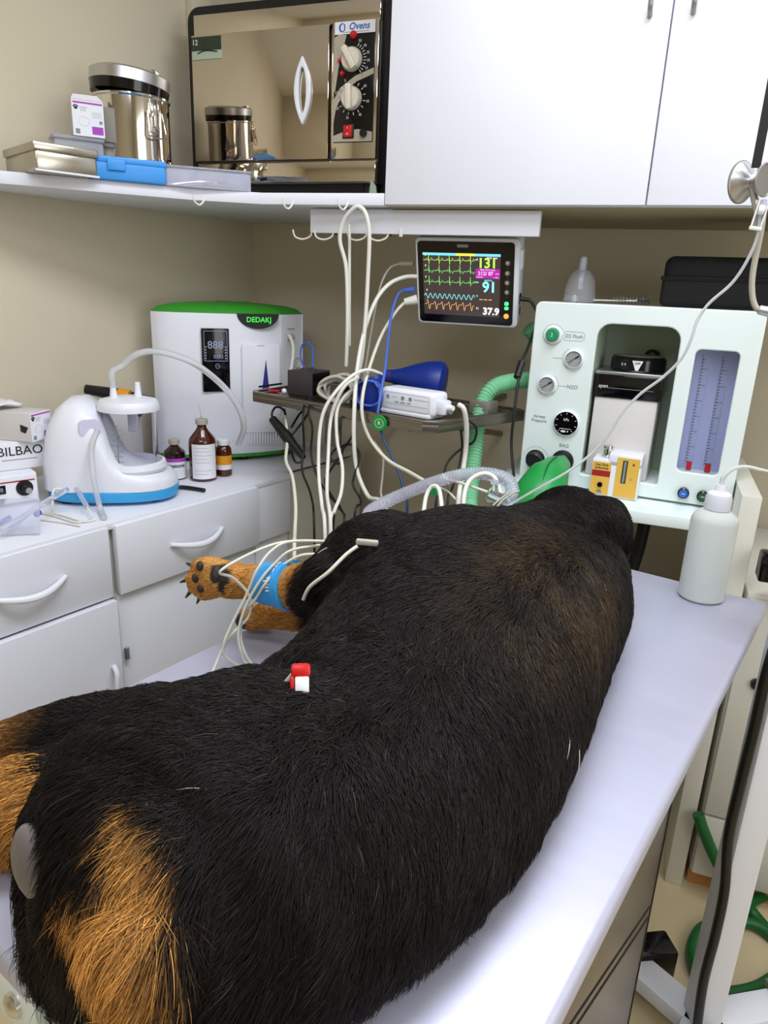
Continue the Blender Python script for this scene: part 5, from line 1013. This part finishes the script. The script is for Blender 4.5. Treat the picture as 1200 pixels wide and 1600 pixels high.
# shoulder and upper (left) foreleg, held out over the table edge
dm.ball((0.735, -0.50, 0.148), (0.105, 0.105, 0.092), SK, 22)
limb([(0.77, -0.49, 0.160), (0.71, -0.525, 0.165), (0.668, -0.540, 0.160)], [0.072, 0.058, 0.043])
limb([(0.668, -0.540, 0.155), (0.675, -0.59, 0.134), (0.683, -0.65, 0.116), (0.678, -0.715, 0.106)], [0.040, 0.037, 0.030, 0.0255])
limb([(0.678, -0.715, 0.106), (0.670, -0.745, 0.102), (0.662, -0.760, 0.100)], [0.0255, 0.028, 0.023])
def uvz(p): return (p.dot(TU), p.dot(TV), p.z - TZ)
TOES = [((358, 890), (324, 881), (306, 886), -0.006), ((356, 897), (316, 896), (298, 904), 0.0), ((356, 906), (318, 912), (302, 919), 0.0), ((360, 913), (330, 924), (315, 928), -0.004)]
for a_, b_, c_, dv in TOES:
    limb([uvz(at(*a_, v=-0.752)), uvz(at(*b_, v=-0.778 - dv)), uvz(at(*c_, v=-0.790 - dv))], [0.0138, 0.0138, 0.0118], 12)
# lower (right) foreleg resting on the table edge
limb([(0.78, -0.54, 0.06), (0.755, -0.62, 0.050), (0.738, -0.68, 0.040), (0.722, -0.725, 0.033)], [0.048, 0.033, 0.025, 0.022])
for du, L in ((-0.018, 0.030), (-0.005, 0.040), (0.010, 0.040), (0.022, 0.032)): limb([(0.722 + du * 0.7, -0.725, 0.026), (0.720 + du, -0.725 - L, 0.019)], [0.015, 0.0145], 10)
# neck, head, muzzle, ear
limb([(0.90, -0.42, 0.115), (1.00, -0.41, 0.112), (1.10, -0.40, 0.110)], [0.110, 0.100, 0.092], 26)
dm.ball((1.140, -0.412, 0.118), (0.084, 0.086, 0.096), SK, 26)
dm.ball((1.120, -0.360, 0.165), (0.050, 0.055, 0.045), SK, 18)
limb([(1.165, -0.44, 0.112), (1.180, -0.51, 0.088), (1.188, -0.570, 0.070), (1.193, -0.630, 0.062)], [0.080, 0.062, 0.049, 0.041], 22)
dm.ball((1.185, -0.54, 0.045), (0.05, 0.09, 0.040), SK, 18)
limb([(1.120, -0.375, 0.190), (1.150, -0.345, 0.180), (1.165, -0.330, 0.135), (1.160, -0.330, 0.085)], [0.020, 0.026, 0.024, 0.014], 12)
base_ = dm.build('dog_form')
base_.data.transform(Matrix(((TU.x, TV.x, 0, 0), (TU.y, TV.y, 0, 0), (0, 0, 1, TZ), (0, 0, 0, 1))))
rm = base_.modifiers.new('r', 'REMESH'); rm.mode = 'VOXEL'; rm.voxel_size = 0.0068; rm.use_smooth_shade = True
sm = base_.modifiers.new('s', 'SMOOTH'); sm.factor = 0.5; sm.iterations = 7
dg = bpy.context.evaluated_depsgraph_get(); dg.update()
me = bpy.data.meshes.new_from_object(base_.evaluated_get(dg), depsgraph=dg)
bpy.data.objects.remove(base_)
me.name = 'dog'
dog = bpy.data.objects.new('dog', me); COL.objects.link(dog)
tag(dog, 'large black and tan dog lying on its side on the steel table', 'dog')
N = len(me.vertices)
co = np.empty(N * 3); me.vertices.foreach_get('co', co); co = co.reshape(-1, 3)
FR = np.array([[TU.x, TU.y, 0], [TV.x, TV.y, 0], [0, 0, 1.0]])
def to_t(p): q = p @ FR.T; q[:, 2] -= TZ; return q            # world -> table frame
def to_w(d): return d @ FR                                      # directions table -> world
T_ = to_t(co)
# crease where the thigh folds against the flank
T_ = to_t(co); vn0 = np.empty(N * 3); me.vertices.foreach_get('normal', vn0); vn0 = vn0.reshape(-1, 3)
def seg_d(p, a, b):
    a, b = np.array(a), np.array(b); t_ = np.clip((p - a) @ (b - a) / ((b - a) @ (b - a)), 0, 1); return np.linalg.norm(p - a - t_[:, None] * (b - a), axis=1)
for a_, b_, dp, wd in (((0.480, -0.530, 0.08), (0.470, -0.440, 0.165), 0.016, 0.022), ((0.470, -0.440, 0.165), (0.440, -0.330, 0.195), 0.008, 0.03), ((0.975, -0.44, 0.185), (1.06, -0.33, 0.17), 0.012, 0.025), ((0.60, -0.53, 0.19), (0.70, -0.47, 0.235), 0.008, 0.022)):
    co -= vn0 * (dp * np.exp(-(seg_d(T_, a_, b_) / wd) ** 2))[:, None]
for (a_, b_, c_, _d), (a2, b2, c2, _e) in zip(TOES[:-1], TOES[1:]):
    mid = [uvz((at(*p_, v=v_) + at(*q_, v=v_)) / 2) for p_, q_, v_ in ((a_, a2, -0.765), (c_, c2, -0.785))]
    co -= vn0 * (0.0055 * np.exp(-(seg_d(T_, mid[0], mid[1]) / 0.0095) ** 2) * np.exp(-np.clip(0.655 - T_[:, 0], -1, 0) ** 2 / 0.03 ** 2))[:, None]
# keep the underside on the table
low = (T_[:, 2] < 0.003) & (T_[:, 1] > -0.77); co[low, 2] = TZ + 0.003
me.vertices.foreach_set('co', co.ravel()); me.update(); T_ = to_t(co)
def sstep(x, a, b): t = np.clip((x - a) / (b - a), 0, 1); return t * t * (3 - 2 * t)
def wob(p, f, s): return (np.sin(p[:, 0] * f + s) + np.sin(p[:, 1] * f * 1.3 + 2.1 * s) + np.sin(p[:, 2] * f * 1.17 + 0.7 * s) + np.sin((p[:, 0] + p[:, 1]) * f * 2.1 + s * 3)) / 4
TANPATH = [((0.235, -0.354, 0.177), 0.004), ((0.227, -0.336, 0.172), 0.009), ((0.216, -0.326, 0.160), 0.014), ((0.201, -0.332, 0.148), 0.021), ((0.198, -0.368, 0.127), 0.012), ((0.193, -0.322, 0.144), 0.023), ((0.190, -0.345, 0.125), 0.018), ((0.185, -0.315, 0.133), 0.022), ((0.187, -0.303, 0.118), 0.018), ((0.200, -0.309, 0.081), 0.014), ((0.192, -0.330, 0.100), 0.018)]
def tan_amount(p):
    w = wob(p, 70, 1.0) * 0.010
    a = np.zeros(len(p))
    for (c, r) in TANPATH:
        d = np.linalg.norm(p - np.array(c), axis=1) + w * 0.6
        a = np.maximum(a, 1 - sstep(d, r, r + 0.010))
    leg_u = sstep(-p[:, 1], 0.575, 0.60) * (p[:, 0] > 0.56) * (p[:, 0] < 0.86) * sstep(-p[:, 1] + 0.25 * (p[:, 0] - 0.66) + w, 0.572, 0.592)
    dark = (1 - sstep(np.abs(p[:, 1] + 0.612), 0.03, 0.05)) * (1 - sstep(p[:, 2], 0.075, 0.100)) * (p[:, 0] < 0.73)
    a = np.maximum(a, leg_u * (1 - 0.95 * dark))
    hind = sstep(-p[:, 1] + w, 0.605, 0.665) * (p[:, 0] < 0.40) * sstep(0.335 - p[:, 0] + w, 0.0, 0.05)
    low = sstep(-p[:, 1] + w * 0.5, 0.525, 0.540) * (p[:, 0] < 0.285) * (p[:, 2] < 0.098)
    a = np.maximum(a, np.maximum(hind * 0.9, low))
    muz = sstep(-p[:, 1], 0.49, 0.53) * (p[:, 0] > 0.95) * (1 - sstep(p[:, 2], 0.085, 0.11))
    return np.clip(np.maximum(a, muz), 0, 1)
PADS = [(at(338, 896, v=-0.748), 0.013), (at(356, 902, v=-0.735), 0.012), (at(350, 918, v=-0.738), 0.010)]
def dark_paw(p):
    d = np.zeros(len(p), bool)
    for c_, r_ in PADS:
        q = np.array(uvz(c_)); d |= (np.linalg.norm(((p - q) / np.array([2.2, 1.0, 1.0])), axis=1) < r_)
    return d | (np.linalg.norm((p - np.array([0.695, -0.755, 0.012])) / np.array([0.03, 0.02, 0.02]), axis=1) < 1)
BLACK = np.array([0.0105, 0.0072, 0.0062]); BROWN = np.array([0.070, 0.044, 0.021]); TAN = np.array([0.54, 0.235, 0.048]); TANL = np.array([0.74, 0.42, 0.13])
def coat(p):
    t = tan_amount(p)[:, None]
    br = (1 - sstep(np.linalg.norm((p - np.array([0.76, -0.28, 0.19])) / np.array([0.27, 0.13, 0.12]), axis=1), 0.2, 1.0))[:, None] * 0.9 * np.clip(0.6 + 0.8 * wob(p, 55, 6.0), 0, 1)[:, None]
    k = BLACK * (1 - br) + BROWN * br
    pale = (0.5 + 0.5 * wob(p, 45, 4.0))[:, None]
    tn = TAN * (1 - 0.4 * pale) + TANL * 0.4 * pale
    hindbrown = ((p[:, 0] < 0.40) & (p[:, 1] < -0.60) & (p[:, 2] > 0.06))[:, None]
    tn = np.where(hindbrown, tn * np.array([0.42, 0.40, 0.42]), tn)
    c = k * (1 - t) + tn * t
    c[dark_paw(p)] = np.array([0.030, 0.026, 0.025])
    return c
attr = me.color_attributes.new('coat', 'FLOAT_COLOR', 'POINT')
attr.data.foreach_set('color', np.concatenate([coat(T_) * 0.8, np.ones((N, 1))], 1).ravel())
def coatmat(name, rough, spec):
    m_ = bpy.data.materials.new(name); m_.use_nodes = True; nt = m_.node_tree; P = nt.nodes['Principled BSDF']
    a_ = nt.nodes.new('ShaderNodeAttribute'); a_.attribute_name = 'coat'; nt.links.new(a_.outputs['Color'], P.inputs['Base Color'])
    P.inputs['Roughness'].default_value = rough; P.inputs['Specular IOR Level'].default_value = spec
    return m_
me.materials.clear(); me.materials.append(coatmat('dog_skin', 0.7, 0.2))
me.polygons.foreach_set('use_smooth', [True] * len(me.polygons))
# fur strands
me.calc_loop_triangles()
NT = len(me.loop_triangles); tri = np.empty(NT * 3, dtype=np.int32); me.loop_triangles.foreach_get('vertices', tri); tri = tri.reshape(-1, 3)
vn = np.empty(N * 3); me.vertices.foreach_get('normal', vn); vn = vn.reshape(-1, 3)
A, B_, C_ = co[tri[:, 0]], co[tri[:, 1]], co[tri[:, 2]]
ar = np.linalg.norm(np.cross(B_ - A, C_ - A), axis=1) / 2
nz = np.cross(B_ - A, C_ - A)[:, 2] / (2 * ar + 1e-12)
cen = to_t((A + B_ + C_) / 3)
wgt = ar * np.where((nz < -0.75) & (cen[:, 2] < 0.03), 0.0, 1.0) * np.where(cen[:, 0] < 0.30, 2.0, 1.0)
COUNT = 300000
idx = rng.choice(NT, COUNT, p=wgt / wgt.sum())
r1, r2 = np.sqrt(rng.random(COUNT)), rng.random(COUNT)
wa, wb, wc = (1 - r1)[:, None], (r1 * (1 - r2))[:, None], (r1 * r2)[:, None]
root = A[idx] * wa + B_[idx] * wb + C_[idx] * wc
nrm = vn[tri[idx, 0]] * wa + vn[tri[idx, 1]] * wb + vn[tri[idx, 2]] * wc; nrm /= np.linalg.norm(nrm, axis=1)[:, None] + 1e-9
P = to_t(root); Nt = nrm @ FR.T
# hair lie: towards the rump along the body, towards the paw along each limb
flow = np.tile(np.array([-0.75, -0.60, -0.10]), (COUNT, 1))
flow[:, 1] -= 0.25 * np.sin(P[:, 0] * 9)
side = sstep(P[:, 1], -0.36, -0.24); flow[:, 2] -= 0.9 * side; flow[:, 1] += 0.80 * side
flow[:, 2] -= 0.5 * sstep(-P[:, 1], 0.48, 0.6)
rump = 1 - sstep(P[:, 0], 0.21, 0.30)
flow = flow * (1 - rump[:, None]) + np.array([-0.55, -0.25, -0.9]) * rump[:, None]
leg = (sstep(-P[:, 1], 0.56, 0.62) * np.where((P[:, 0] > 0.56) & (P[:, 0] < 0.9), 1, 0))[:, None]
flow = flow * (1 - leg) + np.array([-0.1, -1.0, -0.15]) * leg
hl = (sstep(-P[:, 1], 0.56, 0.64) * np.where(P[:, 0] < 0.42, 1, 0))[:, None]
flow = flow * (1 - hl) + np.array([-0.7, -0.75, -0.1]) * hl
hd_ = (sstep(P[:, 0], 1.02, 1.12))[:, None]
flow = flow * (1 - hd_) + np.array([-0.35, 0.8, -0.2]) * hd_
sw = np.stack([wob(P, 38, 0.3), wob(P, 34, 1.9), wob(P, 41, 3.1)], 1) * 0.55 + np.stack([wob(P, 120, 0.9), wob(P, 110, 2.9), wob(P, 131, 5.1)], 1) * 0.35
flow = flow + sw * (1 - 0.5 * np.maximum(leg, hd_)) + rng.normal(0, 0.20, (COUNT, 3)) + np.stack([wob(P, 260, 0.4), wob(P, 240, 2.2), wob(P, 280, 4.1)], 1) * 0.45
flow -= Nt * np.sum(flow * Nt, axis=1)[:, None]; flow /= np.linalg.norm(flow, axis=1)[:, None] + 1e-9
tanv = tan_amount(P)
ln = 0.022 * (0.75 + 0.5 * rng.random(COUNT)) * (1 + 0.25 * wob(P, 60, 2.2))
ln *= 1 + 0.25 * rump
ln *= 1 - 0.62 * np.maximum(leg, 0.7 * hl)[:, 0]; ln *= 1 - 0.55 * hd_[:, 0]
ln[(P[:, 1] < -0.74)] *= 0.55
ln[dark_paw(P)] *= 0.35
ln[np.linalg.norm((P - np.array([0.205, -0.446, 0.104])) / np.array([0.042, 0.036, 0.046]), axis=1) < 1] *= 0.12
ln[np.arange(0, COUNT, 20011)] *= 1.5
ln[(P[:, 1] < -0.615) & (P[:, 1] > -0.692) & (P[:, 0] > 0.6) & (P[:, 2] > 0.065)] *= 0.3
lift = 0.30 + 0.20 * rng.random(COUNT) + 0.35 * rump * rng.random(COUNT)
lift = np.where(leg[:, 0] > 0.5, 0.16, lift)[:, None]
K = 5; pts = np.empty((COUNT, K, 3))
for k in range(K):
    s_ = k / (K - 1)
    off = flow * (s_ ** 1.15)[None, None] if False else flow * s_ + Nt * lift * (s_ * (1.25 - 0.75 * s_))
    off[:, 2] -= 0.16 * s_ * s_
    q = P + off * ln[:, None]
    over = (q[:, 1] > -0.77) & (q[:, 0] > 0.18)
    q[:, 2] = np.where(over & (q[:, 2] < 0.0015), 0.0015, q[:, 2])
    pts[:, k] = q @ FR; pts[:, k, 2] += TZ
hc = bpy.data.hair_curves.new('fur'); hc.add_curves([K] * COUNT)
hc.attributes['position'].data.foreach_set('vector', pts.astype(np.float32).ravel())
ra = hc.attributes.get('radius') or hc.attributes.new('radius', 'FLOAT', 'POINT')
rad = np.tile(np.array([0.00040, 0.00038, 0.00032, 0.00022, 0.00005]), (COUNT, 1)); rad *= np.where(tanv > 0.5, 0.8, 1.0)[:, None] * np.where(P[:, 0] < 0.35, 0.78, 1.0)[:, None]; rad[np.arange(0, COUNT, 20011)] *= 1.6
ra.data.foreach_set('value', rad.astype(np.float32).ravel())
ca = hc.attributes.new('coat', 'FLOAT_COLOR', 'CURVE')
cc = coat(P + rng.normal(0, 0.003, P.shape)); cc *= (0.35 + 1.3 * rng.random(COUNT) ** 1.5)[:, None]
pale_ = np.arange(0, COUNT, 20011); cc[pale_] = np.array([0.5, 0.47, 0.38]); gr = rng.random(COUNT) < 0.008; cc[gr & (tanv < 0.3)] = np.array([0.06, 0.05, 0.04])
ca.data.foreach_set('color', np.concatenate([cc, np.ones((COUNT, 1))], 1).astype(np.float32).ravel())
fur = bpy.data.objects.new('fur', hc); COL.objects.link(fur); fur.parent = dog
hc.materials.append(coatmat('dog_fur', 0.5, 0.18))

# parts of the dog
def dpart(mb, name, label=None): return mb.build(name, dog, label)
def D(u, v, z): return tb(u, v, z)
RT = Matrix(((TU.x, TV.x, 0, 0), (TU.y, TV.y, 0, 0), (0, 0, 1, TZ), (0, 0, 0, 1)))
dpart(MB().ball((0.205, -0.452, 0.104), (0.014, 0.023, 0.034), M['skin'], 24, mx=RT), 'bare_skin', 'bare smooth grey skin')
dpart(MB().ball((1.196, -0.668, 0.072), (0.022, 0.014, 0.018), M['hoof'], 18, mx=RT), 'nose')
dpart(MB().ball((1.150, -0.482, 0.166), (0.010, 0.013, 0.008), M['eye'], 16, mx=RT), 'eye')
from mathutils.bvhtree import BVHTree
BV = BVHTree.FromPolygons([v.co.copy() for v in me.vertices], [tuple(p.vertices) for p in me.polygons])
def on_dog(px_, py_, out=0.0):
    d = (at(px_, py_, y=1.0) - CAM).normalized(); h, nn_, _i, _d = BV.ray_cast(CAM, d)
    return (h + nn_ * out, nn_) if h is not None else (at(px_, py_, v=-0.77), Vector((0, -1, 0)))
def pad(px_, py_, rx_, ry_, rz_, name='paw_pad', a=0.0):
    c_, nn_ = on_dog(px_, py_); mx_ = Matrix.Translation(c_ - nn_ * rz_ * 0.35) @ nn_.to_track_quat('Z', 'Y').to_matrix().to_4x4() @ Matrix.Rotation(math.radians(a), 4, 'Z')
    dpart(MB().ball((0, 0, 0), (rx_, ry_, rz_), M['hoof'], 18, mx=mx_), name)
pad(336, 897, 0.008, 0.014, 0.007); pad(312, 885, 0.006, 0.008, 0.006); pad(305, 904, 0.006, 0.008, 0.006); pad(313, 920, 0.006, 0.007, 0.006)
for (a_, b_, c_, dv), (ex, ey) in zip(TOES, ((-10, -4), (-11, 4), (-8, 10), (-5, 10))):
    tip = at(*c_, v=-0.792 - dv); end = at(c_[0] + ex, c_[1] + ey, v=-0.802 - dv)
    dpart(MB().cyl(tip, tip.lerp(end, 1.5), 0.0048, M['hoof'], 0.0012, n=10), 'claw')
# blue bandage on the upper foreleg
bx = [Vector(p) for p in ((0.680, -0.624, 0.1238), (0.6815, -0.636, 0.1202), (0.6825, -0.660, 0.1145), (0.681, -0.685, 0.1105))]
mb = MB().tube([RT @ p for p in bx], 0.034, M['bandage'], n=30, sub=5, radii=lambda t, i: 0.0352 - 0.0050 * t)
mb.tube([RT @ p for p in bx[:2]], 0.0366, M['bandage'], n=30, sub=5)
bnd = mb.build('bandage', dog, 'sky blue bandage with white print')
def on_leg(t, ang, r=0.0366):
    P = smooth(bx, 5); i = min(int(t * (len(P) - 1)), len(P) - 2); p = P[i].lerp(P[i + 1], t * (len(P) - 1) - i); d = (P[-1] - P[0]).normalized()
    up = (Vector((0, 0, 1)) - d * d.z).normalized(); sd = up.cross(d)
    return RT @ (p + (up * math.cos(ang) + sd * math.sin(ang)) * (r - 0.0050 * t))
mb = MB()
for (a0, a1, t0, t1) in ((0.1, 0.5, 0.45, 0.40), (0.25, 0.05, 0.42, 0.60), (0.45, 0.28, 0.40, 0.58), (0.55, 0.75, 0.42, 0.40)): mb.tube([on_leg(t0, -a0), on_leg((t0 + t1) / 2, -(a0 + a1) / 2), on_leg(t1, -a1)], 0.0022, M['whiteink'], n=6, sub=3)
for k in range(5): mb.tube([on_leg(0.46, -(0.95 + 0.13 * k)), on_leg(0.60 if k % 2 else 0.52, -(0.98 + 0.13 * k))], 0.0016, M['whiteink'], n=6, sub=1)
mb.build('bandage_print', bnd)
# ECG leads and clips
def pv(*P): return [at(x, y, v=d) for x, y, d in P]
g2 = 'cream sensor leads looped round the foreleg'
for lab, P in (('cream sensor lead with a sharp bend across the paw wrist', ((515, 848, -0.60), (470, 845, -0.64), (430, 850, -0.66), (385, 868, -0.68), (344, 893, -0.695), (362, 902, -0.695), (382, 920, -0.69), (393, 940, -0.68), (388, 965, -0.68), (368, 985, -0.68), (350, 1010, -0.69), (330, 1055, -0.69))),
               ('cream sensor lead crossing the blue bandage and looping widest to the left', ((515, 846, -0.595), (455, 846, -0.64), (425, 860, -0.655), (402, 890, -0.66), (385, 930, -0.67), (365, 970, -0.68), (350, 1005, -0.685), (352, 1025, -0.685), (375, 1040, -0.675), (420, 1048, -0.64), (450, 1050, -0.60))),
               ('cream sensor lead over the bandage dropping straight to the table', ((500, 852, -0.61), (455, 860, -0.635), (430, 880, -0.65), (408, 905, -0.66), (385, 945, -0.67), (373, 985, -0.675), (376, 1015, -0.67), (390, 1040, -0.66), (440, 1046, -0.61))),
               ('cream sensor lead highest over the bandage, nearest the dog elbow', ((500, 866, -0.60), (470, 868, -0.62), (440, 885, -0.64), (415, 912, -0.65), (400, 935, -0.665), (380, 960, -0.675), (376, 995, -0.675), (385, 1025, -0.665), (400, 1045, -0.655)))):
    cable('sensor_lead', lab, 'lead', pv(*P), 0.0021, M['lead'], g2)
cable('sensor_lead', 'single cream sensor lead lying along the dog ribs behind the elbow', 'lead', [tb(*p) for p in ((0.612, -0.548, 0.150), (0.613, -0.538, 0.170), (0.622, -0.517, 0.192), (0.642, -0.506, 0.212), (0.655, -0.498, 0.222))], 0.0024, M['lead'])
tag(MB().box((-0.014, -0.004, -0.003), (0.014, 0.004, 0.004), M['greycable'], 0.002, mx=Matrix.Translation(tb(0.664, -0.490, 0.226)) @ Matrix.Rotation(0.2, 4, 'Z')).build('grey_clip'), 'small grey clip in the fur of the dog shoulder', 'clip')
cp = on_dog(470, 1082)[0] + Vector((0.0, 0.0, 0.015))
t = thing('red_clip', 'red and white sensor clip gripping the dog flank', 'clip', cp, 28, rx=-25)
MB().box((-0.0085, -0.005, 0.0), (0.0085, 0.005, 0.012), M['red'], 0.003).box((-0.0095, -0.004, -0.011), (-0.0055, 0.004, 0.002), M['red'], 0.0015).build('jaw', t)
MB().box((-0.0052, -0.006, -0.013), (0.0070, 0.003, 0.001), M['paper'], 0.0015).build('white_insert', t)
MB().tube([Vector((0.0, 0, 0.010))] + [p - cp for p in pv((465, 1046, -0.392), (459, 1032, -0.402), (450, 1028, -0.415), (443, 1034, -0.425))], 0.0026, M['lead']).build('lead', t)
